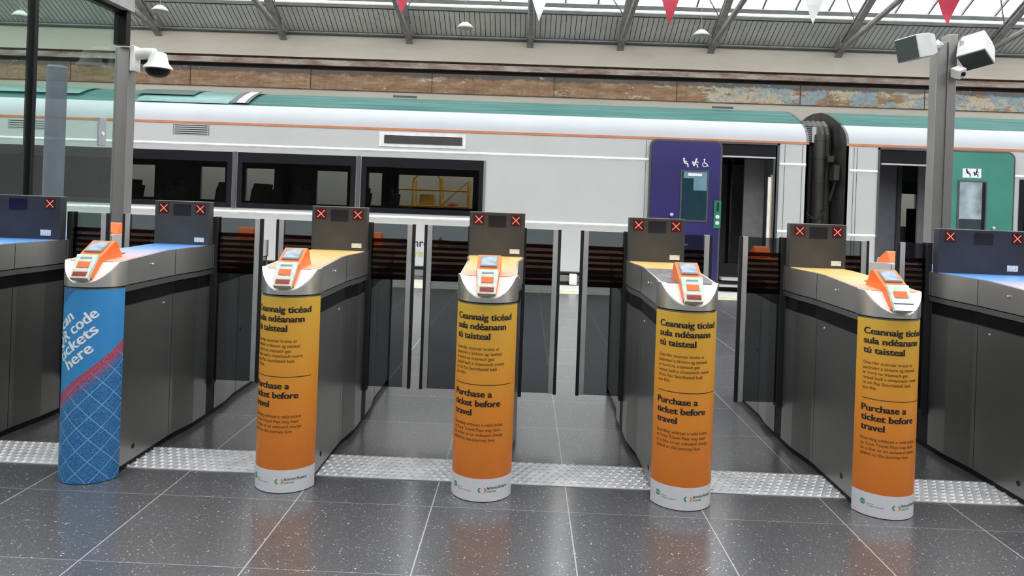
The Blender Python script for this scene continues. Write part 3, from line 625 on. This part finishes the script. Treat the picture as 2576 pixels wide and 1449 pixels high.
mb.build('vestibule', [M_interior, M_dark, mat('vestibule_dark', (.22, .22, .25), .5), M_trimd, M_interl, M_tealin], CB)
mb = MB(); mb.obox((7.0, 14.0, .75), (.4, .4, .12)); mb.obox((7.25, 14.0, 1.1), (.1, .4, .7)); mb.obox((7.0, 14.3, .55), (.1, .1, .5)); mb.build('seat', M_seat, CB)
MB().box(5.66, 6.70, YT - .004, YT + .10, 2.12, 2.145).build('door_header_strip', M_alu, CB); MB().box(5.64, 6.72, YT + .02, YT + .09, 2.145, 2.36).build('door_header', M_frame, CB)
MB().box(6.42, 6.50, YT + .07, YT + .10, .27, 2.1).build('door_jamb', M_ledge, CB)
MB().box(5.605, 5.635, YT - .014, YT + .05, .24, 2.39).box(5.605, 6.70, YT - .014, YT + .05, 2.36, 2.392).build('door_seal', M_trimd, CB)
mb = MB()
for x in (5.22, 5.27): mb.box(x, x + .006, YT - .004, YT + .004, .3, 2.38)
mb.build('panel_seam', M_trimd, CB)
mb = MB().box(5.15, 24, YT + .05, YT + .10, -.05, .22, 0).box(5.15, 24, YT - .002, YT + .03, .205, .225, 1).box(5.2, 24, YT + .12, YB - .2, -.45, .2, 0); mb.build('underframe', [M_skirt, M_trimd], CB)
end_wall(CB, 5.12, M_endwall)
# gangway between carriages
GW = thing('gangway', 'dark ribbed gangway bellows between the two carriages', 'gangway', (4.80, 13.43, 0))
mb = MB(); nz = 46
def ring(hw, top):
    p = [(-hw, -.0)]; 
    p = [(-hw, .2), (-hw, top - .25), (-hw + .08, top - .1), (-hw + .25, top)]; return p + [(-y, z) for y, z in reversed(p)]
N = 12; prev = None
rings = []
for k in range(N + 1):
    x = -.26 + .52 * k / N; d = .02 if k % 2 else 0; rings.append([(x, y * (1 + d), z + d) for y, z in ring(.92, 2.86)])
vs = [v for r_ in rings for v in r_]; L = len(rings[0]); fs = []
for k in range(N):
    for i in range(L - 1): fs.append((k * L + i, (k + 1) * L + i, (k + 1) * L + i + 1, k * L + i + 1))
mb.add(vs, fs); mb.build('bellows', M_bellow, GW)
mb = MB(); mb.tube([(0.02, -1.02, -.1), (0.02, -1.02, 2.60)], .105, 20); 
for z in (.9, 1.35, 1.8, 2.2, 2.5): mb.tube([(0.02, -1.02, z), (0.02, -1.02, z + .02)], .112, 20)
mb.build('corner_damper', M_bellow, GW, True)
mb = MB(); pts = []
for k in range(15):
    a = k / 14; pts.append((-.25 + .50 * a, -1.22, 1.32 - .16 * math.sin(math.pi * min(1, a * 1.0)) + .62 * a ** 3))
mb.tube(pts, .020, 8); mb.build('hose', M_rubber, GW, True)
mb = MB().box(.18, .265, -1.28, -1.10, 1.85, 2.10).box(.18, .265, -1.30, -1.16, .55, .80).box(.10, .20, -1.2, -1.05, 2.15, 2.25); mb.build('coupling_box', M_endwall, GW)
mb = MB().box(-.26, -.05, -1.05, -1.0, 2.46, 2.74, 0)
for k in range(8): mb.box(-.26, -.13, -1.06, -1.05, 2.48 + k * .032, 2.495 + k * .032, 1)
mb.box(-.12, -.05, -1.065, -1.0, 2.47, 2.73, 2); mb.build('vent_box', [M_dark, M_grey, M_interl], GW)
# yellow lift frame behind the train
ym = thing('maintenance_platform', 'yellow railed work platform seen through the third carriage window', 'work platform', (-2.0, 16.0, 0))
mb = MB()
for x in (-.95, -.45, .15, .75): mb.tube([(x, 0, -.05), (x, 0, 1.72)], .022, 8); mb.tube([(x, .5, -.05), (x, .5, 1.72)], .022, 8)
for z in (1.15, 1.50): mb.tube([(-.95, 0, z), (.75, 0, z)], .02, 8); mb.tube([(-.95, .5, z), (.75, .5, z)], .02, 8)
mb.tube([(-.45, 0, 1.5), (-.42, 0, 1.75), (-.3, 0, 1.86), (.05, 0, 1.86), (.15, 0, 1.75), (.15, 0, 1.5)], .035, 10); mb.tube([(.15, 0, 1.15), (.75, 0, 1.72)], .015, 8); mb.build('rail', M_yellow, ym)
MB().box(-.95, .75, -.02, .52, .98, 1.08).box(-.3, .0, .05, .4, 1.08, 1.4).build('deck', M_yellow, ym)
mb = MB(); 
for x in (-.8, .6):
    for y in (.1, .4): b = MB().lathe([(.12, -.03), (.12, .03)], (0, 0, 0), 16); b.xf(Matrix.Translation((x, y, .07)) @ Matrix.Rotation(R(90), 4, 'X')); mb.add(b.v, b.f, 0)
mb.build('wheel', M_rubber, ym)
o = MB().lathe([(.10, 0), (.13, .05), (.11, .12), (.03, .15)], (0, 0, 0), 16).build('red_cover', mat('red_paint', (.7, .06, .05), .5), ym); o.location = (.42, .1, 1.08)

# ================================================================== TICKET GATES
YC = 4.32
RC = .1354; YA = -.9196          # front arc centre in local coords (tip at -1.055)
def side_pts(h0, h1): return [(-.93, h0), (-.42, h0 + .002), (-.22, h1), (.22, h1), (.42, h0 + .002), (.93, h0)]
def outline(h0, h1, off=0.0, n=20, wide=False, rc=None):
    """closed ccw outline: right side going +y, rear arc, left side, front arc"""
    rx = (rc or RC) + off if not wide else h0 + .012 + off; ry = RC + off
    p = [(h + off, y) for y, h in side_pts(h0, h1)]
    for k in range(n + 1):
        a = R(6 + 168 * k / n); p.append((rx * math.cos(a), -YA + ry * math.sin(a)))
    p += [(-(h + off), y) for y, h in reversed(side_pts(h0, h1))]
    for k in range(n + 1):
        a = R(186 + 168 * k / n); p.append((rx * math.cos(a), YA + ry * math.sin(a)))
    return p
def side_strip(mb, h0, h1, ya, yb, z0, z1, sgn, off, th=.004, m=0):
    pts = side_pts(h0, h1); ys = [ya] + [y for y, h in pts if ya < y < yb] + [yb]
    def hw(y):
        for (a, b), (c, d) in zip(pts, pts[1:]):
            if a <= y <= c: return b + (d - b) * (y - a) / (c - a)
        return h0
    P = [(sgn * (hw(y) + off), y) for y in ys]; Q = [(sgn * (hw(y) + off - th), y) for y in reversed(ys)]
    poly = P + Q
    if sgn < 0: poly = poly[::-1]
    mb.prism(poly, z0, z1, m)
IR1 = "Gearrfar muirear breise ar\npaisinéirí a bhíonn ag taisteal\nar bord na traenach gan\nticéad bailí a cheannach roimh\nré nó Pas Saorthaistil bailí\nacu féin"
IR1 = IR1.split('\n')
EN1 = "Boarding without a valid ticket\nor Free Travel Pass may lead\nto a fine or an onboard charge\nadded to the journey fare".split('\n')
def cyl(off):
    r = RC + .0022 + off
    def f(s, z):
        a = s / (RC + .0022); return (r * math.sin(a), YA - r * math.cos(a), z)
    return f
def make_poster(t, kind):
    mb = MB(); f = cyl(0); na, nz = 40, 24; sm = .192; uv = []; vs = []
    zs = [.003 + (.866 - .003) * k / nz for k in range(nz + 1)]
    for z in zs:
        for k in range(na + 1): s = -sm + 2 * sm * k / na; vs.append(f(s, z)); uv.append((s, z))
    fs = [(j * (na + 1) + i, j * (na + 1) + i + 1, (j + 1) * (na + 1) + i + 1, (j + 1) * (na + 1) + i) for j in range(nz) for i in range(na)]
    f2 = cyl(-.004); b = len(vs)
    edge = [i for i in range(na + 1)] + [j * (na + 1) + na for j in range(1, nz + 1)] + [nz * (na + 1) + i for i in range(na - 1, -1, -1)] + [j * (na + 1) for j in range(nz - 1, 0, -1)]
    for e in edge: vs.append(f2(*uv[e])); uv.append(uv[e])
    for i in range(len(edge)):
        j = (i + 1) % len(edge); fs.append((edge[i], b + i, b + j, edge[j]))
    mb.add(vs, fs); o = mb.build('poster', M_porange if kind == 'orange' else M_pblue, t, True, uv=uv)
    g = cyl(.0009)
    if kind == 'orange':
        mb = MB()
        for z, s in ((.800, 'Ceannaig ticéad'), (.758, 'sula ndéanann'), (.716, 'tú taisteal'), (.462, 'Purchase a'), (.420, 'ticket before'), (.378, 'travel')):
            ml = MB(); text_at(ml, s, g, -.150, z, size=.0405, bold=.008, heavy=.036, wide=1.09); ml.build('heading_lettering', M_ink, o)
        for k in range(40): s0 = -.15 + .29 * k / 40; mb.add([g(s0, .514), g(s0 + .29 / 40, .514), g(s0 + .29 / 40, .5168), g(s0, .5168)], [(0, 1, 2, 3)])
        mb.build('dividing_rule', M_ink, o)
        for z0_, ls in ((.668, IR1), (.334, EN1)):
            for k, s in enumerate(ls): ml = MB(); text_at(ml, s, g, -.150, z0_ - .0222 * k, size=.0195, bold=.004, heavy=.012, wide=1.03); ml.build('small_lettering', M_inkbrown, o)
        mb = MB(); text_at(mb, 'Iarnród Éireann', g, .032, .058, size=.0165, bold=.012); mb.build('logo_lettering', M_ink, o)
        mb = MB(); text_at(mb, 'Irish Rail', g, .032, .044, size=.0125, bold=.008)
        def quad(cx, cz, w, m): mb.add([g(cx + a * w, cz + b * w) for a, b in ((-1, 0), (0, -1), (1, 0), (0, 1))], [(0, 1, 2, 3)], m)
        def chev(cx, cz, w, sg, m):
            mb.add([g(cx + a * w * sg, cz + b * w) for a, b in ((-.2, 1.1), (.5, 1.1), (1.2, 0), (.5, -1.1), (-.2, -1.1), (.5, 0))], [(0, 1, 2, 5), (5, 2, 3, 4)] if sg > 0 else [(5, 2, 1, 0), (4, 3, 2, 5)], m)
        chev(.018, .054, .0095, 1, 1); chev(.002, .054, .010, -1, 0); mb.build('logo_mark', [M_inkgreen, M_inkorange], o)
        mb = MB(); n = 24; cx, cz, r = -.130, .060, .0125
        ctr = g(cx, cz); mb.add([ctr] + [g(cx + r * math.cos(2 * math.pi * k / n), cz + r * math.sin(2 * math.pi * k / n)) for k in range(n)], [(0, 1 + k, 1 + (k + 1) % n) for k in range(n)])
        mb.build('green_roundel', M_inkgreen, o)
        g2 = cyl(.0015); mb = MB(); text_at(mb, 'NTA', g2, -.139, .056, size=.011, bold=.01); mb.build('roundel_lettering', M_inkwhite, o)
        mb = MB(); text_at(mb, 'National', g, -.112, .054, size=.0085); text_at(mb, 'Transport Authority', g, -.112, .045, size=.0085); mb.build('fine_lettering', M_inkgreen, o)
    else:
        mb = MB(); a = math.atan(.83)
        for (s, z, txt, wd_) in ((-.128, .655, 'Scan', 1.05), (-.125, .585, 'QR code', 1.03), (-.100, .533, 'tickets', 1.24), (-.050, .505, 'here', 1.15)):
            ml = MB(); text_at(ml, txt, g, s, z, size=.071, bold=.006, heavy=.026, rot=a, wide=wd_); ml.build('heading_lettering', M_inkwhite, o)
        mb = MB(); mb.add([g(.115, .812), g(.145, .813), g(.145, .8155), g(.115, .8145)], [(0, 1, 2, 3)]); mb.build('scratch', M_inkgrey, o)
    return o
def make_reader(t, sgn, silver=False):
    """sgn -1: the end facing the camera, +1: the far end (same part turned round)"""
    M = Matrix.Rotation(math.pi if sgn > 0 else 0, 4, 'Z'); w = .053
    def px(mb, prof, x0, x1, m=None): mb.prof_x(prof, x0, x1, m); return mb
    # local y = Y-4.32
    mb = MB(); pf = [(-1.064, .922), (-1.007, 1.012), (-.893, 1.076), (-.872, 1.070), (-.825, 1.000), (-.83, .985), (-1.035, .905)]
    mb.add([(-w * (.80 if z < .95 and y < -1.02 else 1), y, z) for y, z in pf] + [(w * (.80 if z < .95 and y < -1.02 else 1), y, z) for y, z in pf],
           [(i, 7 + i, 7 + (i + 1) % 7, (i + 1) % 7) for i in range(7)] + [(0, 1, 6), (1, 5, 6), (1, 2, 3), (1, 3, 5), (3, 4, 5)] + [(13, 8, 7), (13, 12, 8), (10, 9, 8), (12, 10, 8), (12, 11, 10)])
    hs = mb.xf(M).build('card_reader', M_orange, t, bevel=.003)
    mb = MB(); mb.add([(-.02, -.83, 1.008), (.02, -.83, 1.008), (.006, -.70, 1.006), (-.006, -.70, 1.006), (0, -.83, 1.03)], [(0, 1, 4), (1, 2, 4), (2, 3, 4), (3, 0, 4)]); mb.xf(M).build('reader_fin', M_orange, hs)
    def onface(p0, p1, u0, u1, x0, x1, h0, h1):     # slab on the sloped face from p0 to p1 (y,z)
        d = Vector((0, p1[0] - p0[0], p1[1] - p0[1])); L = d.length; d.normalize(); n = Vector((0, -d.z, d.y)) 
        if n.y > 0: n = -n
        P = lambda u, h: Vector((0, p0[0], p0[1])) + d * u * L + n * h
        vs = []
        for h in (h0, h1):
            for (x, u) in ((x0, u0), (x1, u0), (x1, u1), (x0, u1)): q = P(u, h); vs.append((x, q.y, q.z))
        return MB().add(vs, [(0, 3, 2, 1), (4, 5, 6, 7), (0, 1, 5, 4), (1, 2, 6, 5), (2, 3, 7, 6), (3, 0, 4, 7)])
    A, B, Cc = (-1.010, 1.020), (-.893, 1.076), None
    onface(A, B, .22, .92, -.038, .038, -.01, .0015).xf(M).build('screen_bezel', M_grey, hs); onface(A, B, .27, .86, -.033, .033, .0015, .0028).xf(M).build('screen', M_screen, hs)
    F0, F1 = (-1.082, .918), (-1.012, 1.018)
    mb = onface(F0, F1, .0, 1.0, -.049, .049, -.02, .006)
    # narrow towards the foot
    vv = []
    for x, y, z in mb.v: k = .80 + .20 * min(1, max(0, (z - .918) / .1)); vv.append((x * k, y, z))
    mb.v = vv
    if not silver:
        pl = mb.xf(M).build('reader_plate', M_mint, hs, bevel=.002)
        onface(F0, F1, .44, .68, -.027, .027, .006, .009).xf(M).build('touch_pad', M_orangeb, hs)
        onface(F0, F1, .09, .25, -.030, .030, .006, .009).xf(M).build('scanner_window', M_red, hs)
        onface(F0, F1, .04, .30, -.034, .034, .004, .0065).xf(M).build('scanner_surround', mat('scanner_salmon', (.85, .30, .20), .4), hs)
        onface(F0, F1, .82, .88, -.026, .026, .006, .0075).xf(M).build('plate_print', M_inkgrey, hs)
    else:
        pl = mb.xf(M).build('reader_plate', M_mint, hs, bevel=.002)
        onface(F0, F1, .46, .72, -.029, .029, .006, .009).xf(M).build('touch_pad', M_orangeb, hs)
        lab(onface(F0, F1, -.05, .40, -.044, .044, .004, .009).xf(M).build('scanner_cover', M_silver, hs), 'silver cover with a dark slot')
        onface(F0, F1, .20, .235, -.042, .042, .009, .0105).xf(M).build('cover_slot', M_ink, hs)
    return hs
def cross(mb, cx, cz, s, y, w):
    for sg in (-1, 1):
        d = Vector((1, sg)).normalized(); n = Vector((-d.y, d.x)) * w / 2; a = -d * s; b = d * s
        mb.add([(cx + p.x, y, cz + p.y) for p in (a + n, a - n, b - n, b + n)], [(0, 1, 2, 3)])
def make_gate(X, label, poster, fl, fr, wide=False, blue=False, silver=False, plate_front=-.965, infob=False):
    t = thing('ticket_gate', label, 'ticket gate', (X, YC, 0), 0, 'ticket gates across the platform entrance')
    h0, h1 = (.120, .147) if not wide else (.215, .238)
    mb = MB(); mb.prism(outline(h0 - .006, h1 - .006, -.006, wide=wide), .0, .03, 1); mb.prism(outline(h0 - .004, h1 - .004, -.004, wide=wide), .03, .874, 0)
    mb.build('cabinet', [M_steel_d, M_blackm], t, True)
    for sg in (-1, 1):
        for a, b in ((-.925, -.455), (-.450, -.055), (.060, .450), (.455, .925)):
            mb = MB(); side_strip(mb, h0, h1, a, b, .034, .776, sg, .002); mb.build('side_panel', M_steel_d, t)
        mb = MB(); side_strip(mb, h0, h1, -.050, .055, .034, .84, sg, -.001); mb.build('hinge_panel', M_blackm, t)
        mb = MB(); side_strip(mb, h0, h1, -.925, .925, .780, .842, sg, -.002); mb.build('dark_strip', M_black, t)
        mb = MB(); side_strip(mb, h0, h1, -.93, .93, .846, .872, sg, .006, .008); mb.build('side_rail', M_steel_l, t)
        mb = MB()
        for y, z, hh in ((-.80, .095, h0), (.50, .43, h0), (.02, .43, h1)):
            b = MB().lathe([(.013, 0), (.013, .003), (.008, .004)], (0, 0, 0), 16); b.xf(Matrix.Translation((sg * (hh + .001), y, z)) @ Matrix.Rotation(R(90 * sg), 4, 'Y')); b.build('lock', M_blackm, t)
        
        mb = MB()
        for y, z, hh in ((-.55, .745, h0), (-.70, .955, h0 + .012)):
            b = MB().lathe([(.006, 0), (.006, .004), (.003, .006)], (0, 0, 0), 12); b.xf(Matrix.Translation((sg * (hh + .002), y, z)) @ Matrix.Rotation(R(90 * sg), 4, 'Y')); b.build('screw', M_alu, t)
    # hood with the two slanted ends
    bm = bmesh.new(); mbh = MB().prism(outline(h0 + .006, h1 + .005, .004, wide=wide), .878, 1.012)
    vs = [bm.verts.new(v) for v in mbh.v]; [bm.faces.new([vs[i] for i in f]) for f in mbh.f]
    facets = []
    for sg in (-1, 1):
        for (p, n, keep) in (((0, sg * .55, 1.012), Vector((0, sg * .055, 1.0)), False), ((0, sg * 1.060, .888), Vector((0, sg * .100, .080)), True)):
            res = bmesh.ops.bisect_plane(bm, geom=bm.verts[:] + bm.edges[:] + bm.faces[:], plane_co=p, plane_no=n.normalized(), clear_outer=True)
            edges = [e for e in res['geom_cut'] if isinstance(e, bmesh.types.BMEdge)]
            r2 = bmesh.ops.holes_fill(bm, edges=edges)
            if keep: facets.append(([v.co.copy() for f in r2['faces'] for v in f.verts], n.normalized(), sg))
    bmesh.ops.recalc_face_normals(bm, faces=bm.faces)
    me = D.meshes.new('hood'); bm.to_mesh(me); bm.free(); me.materials.append(M_steel)
    me.polygons.foreach_set('use_smooth', [True] * len(me.polygons)); me.set_sharp_from_angle(angle=R(30))
    o = D.objects.new('hood', me); COL.objects.link(o); o.parent = t
    for poly, n, sg in facets:
        k = len(poly); mb = MB(); c = sum(poly, Vector()) / k; P = [c + (p - c) * .97 for p in poly]
        mb.add([p + n * .0025 for p in P] + [p - n * .004 for p in P], [tuple(range(k)), tuple(range(2 * k - 1, k - 1, -1))] + [(i, k + i, k + (i + 1) % k, (i + 1) % k) for i in range(k)]); mb.build('white_lip', M_white, t)
    mb = MB()
    for sg in (-1, 1):
        for y in (-.455, -.05, .05, .455): side_strip(mb, h0 + .006, h1 + .005, y - .0015, y + .0015, .879, 1.008, sg, .0052, .004)
    mb.build('hood_seam', M_blackm, t)
    MB().prism(outline(h0 - .002, h1 - .004, -.002, wide=wide), .872, .880).build('shadow_gap', M_blackm, t)
    # coloured plate on top
    mb = MB(); e = .006
    poly = [(h - e, y) for y, h in side_pts(h0 + .008, h1 + .007) if y < 0]
    poly = [(q[0], max(q[1], plate_front)) for q in poly] + [(h1 + .001, -.075)]
    full = poly + [(-a, b) for a, b in reversed(poly)]
    zt = lambda off: (lambda x, y: (1.012 - max(0, abs(y) - .55) * .055) + off)
    for rot in (0, 1):
        fr_ = [q for q in full if q[1] <= -.5499]; 
        def hwy(y):
            P = [q for q in poly]
            for (x1_, y1_), (x2_, y2_) in zip(P, P[1:]):
                if y1_ <= y <= y2_ and y2_ > y1_: return x1_ + (x2_ - x1_) * (y - y1_) / (y2_ - y1_)
            return P[0][0]
        hk = hwy(-.55); tipx = RC * .72 if not wide else h0 * .80
        A1 = [(-hk, -.55)] + ([(-poly[0][0], -.925), (-tipx, plate_front - .02), (tipx, plate_front - .02), (poly[0][0], -.925)] if plate_front < -.9 else []) + [(hk, -.55)]
        B1 = [(hk, max(-.55, plate_front))] + [q for q in poly if q[1] > -.55] + [(-a, b) for a, b in reversed([q for q in poly if q[1] > -.55])] + [(-hk, max(-.55, plate_front))]
        for P_ in ([A1] if len(A1) > 2 else []) + [B1]:
            P_ = P_ if not rot else [(-a, -b) for a, b in P_]
            mb.prism(P_, zt(.0002), zt(.0018))
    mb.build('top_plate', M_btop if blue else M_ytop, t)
    if plate_front > -.9:
        zf = lambda off: (lambda x, y: (1.012 - max(0, abs(y) - .55) * .055) + off)
        MB().prism([(-hk, -.56), (-poly[0][0] + .006, -.925), (-tipx, -.985), (tipx, -.985), (poly[0][0] - .006, -.925), (hk, -.56)], zf(.0002), zf(.0018)).build('bare_top', mat('bare_grey_top', (.13, .125, .13), .4, var=.2, vscale=20), t)
    make_reader(t, -1, silver); make_reader(t, 1)
    if poster: make_poster(t, poster)
    mb = MB(); f = cyl(0); vs = []; 
    # display panel standing across the middle
    pw = .157 if not wide else .245
    dp = MB().box(-pw, pw, -.115, -.055, 1.010, 1.258).build('display_panel', M_panel if not blue or not wide else M_panelb, t, bevel=.004)
    MB().box(-pw, pw, -.116, -.054, 1.2575, 1.2605).build('panel_highlight', M_panel_e, dp)  # pale strip painting the highlight along the panel's top edge
    cw = .105 if not wide else .185
    for sg in (-1, 1):
        l = MB().box(sg * cw - .028, sg * cw + .028, -.1175, -.114, 1.190, 1.247).build('status_light', M_ledbg, dp)
    # crosses are their own thin mesh on each light: third level is reached, so they are parts of the panel
    for sg in (-1, 1):
        mb = MB(); cross(mb, sg * cw, 1.2185, .029, -.1182, .0038); mb.build('red_cross', M_led, dp)
    iw = .050 if not wide else .053
    MB().box(-iw, iw, -.1165, -.114, 1.178, 1.243).build('info_screen', M_infob if infob else M_info, dp)
    MB().box(pw - .082, pw - .026, -.1168, -.114, 1.030, 1.056) .build('sticker', M_label, dp) if not wide else MB().box(pw - .110, pw - .050, -.1168, -.114, 1.035, 1.068).build('sticker', M_label, dp)
    # flaps
    for sg, ext in ((-1, fl), (1, fr)):
        if not ext: continue
        a, b = h1 + .012, ext; ps = lambda x0, x1, y0, y1, z0, z1: MB().box(min(sg * x0, sg * x1), max(sg * x0, sg * x1), y0, y1, z0, z1)
        fp = ps(a, b - .046, -.006, .006, .222, 1.170).build('glass_flap', M_smoke, t)
        ps(b - .046, b - .018, -.013, .013, .222, 1.172).build('edge_profile', M_alu, fp)
        ps(b - .018, b, -.008, .008, .215, 1.172).build('edge_seal', M_rubber, fp)
        mb = MB()
        zz = [(1.072, .020), (1.036, .017), (1.003, .018), (.970, .019), (.935, .021), (.900, .022), (.862, .030)]
        for z, w in zz:
            mb.box(min(sg * a, sg * (b - .047)), max(sg * a, sg * (b - .047)), -.0085, -.0065, z - w / 2, z + w / 2)
        mb.m = 1; mb.box(min(sg * a, sg * (b - .047)), max(sg * a, sg * (b - .047)), .0065, .0075, .845, 1.085)
        mb.build('warning_stripes', [M_stripe, M_stripe2], fp)
        ps(h1 - .004, h1 + .022, -.030, .030, .20, 1.175).build('hinge_post', M_blackm, t)
    return t
G = 'ticket gates'
make_gate(-2.905, 'extra wide ticket gate with blue top, cut off by the left edge', None, None, .47, wide=True, blue=True, infob=True)
make_gate(-1.957, 'ticket gate with the blue scan tickets poster and blue top', 'blue', .40, .43, blue=True)
make_gate(-1.055, 'yellow poster ticket gate next to the blue poster gate', 'orange', .395, .42)
make_gate(-.157, 'yellow poster ticket gate in the middle, seen straight on', 'orange', .425, .37)
make_gate(.745, 'yellow poster ticket gate in front of the blue train door, top grey near the reader', 'orange', .419, .34, plate_front=-.56)
make_gate(1.648, 'yellow poster ticket gate on the right whose reader has a silver cover', 'orange', .406, .335, silver=True)
make_gate(2.565, 'extra wide ticket gate with blue top, cut off by the right edge', None, .425, .50, wide=True, blue=True)

# ================================================================== POSTS, CAMERA, LOUDSPEAKERS, SCREEN
t = thing('steel_post', 'square stainless post at the left carrying the dome camera', 'post', (-3.52, 6.40, 0))
MB().box(-.062, .062, -.062, .062, 0, 2.535).build('shaft', M_steel_l, t, bevel=.004); MB().box(-.09, .09, -.09, .09, 0, .012).build('base_plate', M_steel, t)
t = thing('security_camera', 'white dome security camera on a bracket on the left post', 'security camera', (-3.435, 6.37, 2.43)); t.scale = (1.16, 1.16, 1.16)
MB().box(-.005, .028, -.05, .05, -.09, .10).build('wall_plate', M_camw, t, bevel=.006)
mb = MB().tube([(.02, 0, .04), (.10, 0, .055), (.16, 0, .05)], [.042, .038, .04], 14); mb.build('bracket', M_camw, t, True)
mb = MB().lathe([(.035, .062), (.055, .055), (.062, .03), (.075, -.02), (.098, -.045), (.105, -.062), (.095, -.066)], (.185, 0, 0)); mb.build('hood', M_camw, t, True)
mb = MB().lathe([(.088, -.066), (.085, -.085), (.062, -.112), (.03, -.124), (.005, -.126)], (.185, 0, 0)); mb.build('lens_dome', M_black, t, True)
t = thing('steel_pole', 'square stainless pole at the right carrying the loudspeakers', 'pole', (3.03, 5.52, 0))
mb = MB().box(-.075, .0, -.05, .05, 0, 2.60, 0).box(.0, .062, -.065, .045, 0, 2.655, 0); mb.build('shaft', M_steel_l, t, bevel=.004)
MB().box(-.12, .12, -.11, .11, 0, .012).build('base_plate', M_steel, t)
def speaker(loc, rz, rx, ry, label, flip=1):
    t = thing('loudspeaker', label, 'loudspeaker', loc); t.rotation_euler = (rx, ry, rz)
    # box: front (-y) mesh face, body tapering to the rounded back (+y)
    mb = MB(); pr = [(-.085, -.11, -.085), (.085, -.11, -.085)]
    def rr(hw, hh, y): return [(-hw, y, -hh), (hw, y, -hh), (hw, y, hh), (-hw, y, hh)]
    L = [rr(.095, .085, -.11), rr(.093, .083, .02), rr(.075, .068, .09), rr(.045, .045, .115)]; vs = [v for q in L for v in q]; fs = [(0, 1, 2, 3), (15, 14, 13, 12)]
    for k in range(3):
        for i in range(4): fs.append((k * 4 + i, k * 4 + (i + 1) % 4, (k + 1) * 4 + (i + 1) % 4, (k + 1) * 4 + i))
    mb.add(vs, fs); mb.build('cabinet', M_spk, t, bevel=.006)
    MB().box(-.088, .088, -.116, -.109, -.078, .078).build('grille', M_spkf, t)
    return t
def place_speaker(face, n, down, label, arm):
    n = Vector(n).normalized(); z = -Vector(down); z = (z - n * z.dot(n)).normalized(); y = -n; x = y.cross(z)
    t = speaker((0, 0, 0), 0, 0, 0, label); M = Matrix((x, y, z)).transposed(); t.rotation_euler = M.to_euler(); t.location = Vector(face) - n * .118
    Mi = M.inverted(); mb = MB(); P = [Mi @ (Vector(p) - t.location) for p in arm]; mb.tube(P, [.034, .030, .034][:len(P)], 10); mb.tube([P[0], P[0] + (P[1] - P[0]).normalized() * .012], .05, 4)
    mb.build('mounting_arm', M_spk, t, True); return t
place_speaker((2.680, 5.37, 2.515), (-.90, -.36, -.22), (.27, .05, -.93), 'white loudspeaker with dark grille on the left of the right pole', [(2.950, 5.45, 2.56), (2.89, 5.43, 2.56), (2.83, 5.42, 2.55)])
place_speaker((3.165, 5.36, 2.445), (-.30, -.45, -.84), (.129, .084, -.091), 'white loudspeaker tilted down on the right of the right pole', [(3.098, 5.45, 2.575), (3.14, 5.44, 2.565), (3.20, 5.41, 2.56)])
t = thing('camera_box', 'small white camera box tilted on the right pole below the loudspeakers', 'camera', (3.07, 5.395, 2.365)); t.rotation_euler = (R(25), R(-22), R(10))
MB().box(-.033, .033, -.04, .04, -.035, .035).build('housing', M_camw, t, bevel=.006)
b = MB().lathe([(.016, 0), (.016, .01), (.008, .014)], (0, 0, 0), 14); b.xf(Matrix.Translation((0, -.04, 0)) @ Matrix.Rotation(R(90), 4, 'X')); b.build('lens', M_black, t); MB().box(.03, .05, -.02, .0, -.04, -.01).build('connector', M_blackm, t)
# glass screen at left
t = thing('glass_screen', 'tall greenish glass screen with black mullions behind the leftmost gate', 'glass screen', (-3.52, 4.64, 0))
for y0, y1 in ((-2.9, -.50), (-.50, .54), (.54, 1.62)): MB().box(-.006, .006, y0 + .002, y1 - .002, .06, 2.80).build('pane', M_pane, t)
MB().box(-.028, .028, .52, .56, 0, 2.80).build('mullion', M_black, t); MB().box(-.025, .025, -.52, -.48, 0, 2.80).build('mullion', M_black, t)
MB().box(-.035, .07, 1.62, 1.69, 2.54, 2.83).build('end_cap', M_black, t)
MB().box(-.028, .028, -2.9, 1.65, 2.80, 2.83).build('head_channel', M_black, t); MB().box(-.035, .035, -2.9, 1.65, 0, .06).build('foot_rail', M_steel, t)
MB().box(-.07, .10, -2.9, 1.69, 2.831, 3.04).build('head_beam', M_roofsteel, t)
# grey column behind the glass
t = thing('grey_column', 'slim bluish grey column seen through the glass screen', 'column', (-5.15, 8.0, 0))
MB().lathe([(.10, 0), (.10, 2.60), (.085, 2.62)], (0, 0, 0), 20).build('shaft', mat('column_grey', (.13, .125, .17), .5), t, True); MB().lathe([(.14, 0), (.14, .02)], (0, 0, 0), 20).build('base_plate', M_steel, t)
t = thing('wall_box', 'small grey box with a pale button fixed to the glass screen', 'control box', (-3.511, 6.04, 1.78))
MB().box(0, .02, -.05, .05, -.12, .11).build('housing', mat('box_grey', (.35, .37, .40), .4), t, bevel=.004)
b = MB().lathe([(.017, 0), (.017, .006)], (0, 0, 0), 14); b.xf(Matrix.Translation((.02, 0, -.02)) @ Matrix.Rotation(R(90), 4, 'Y')); b.build('button', M_inkwhite, t)
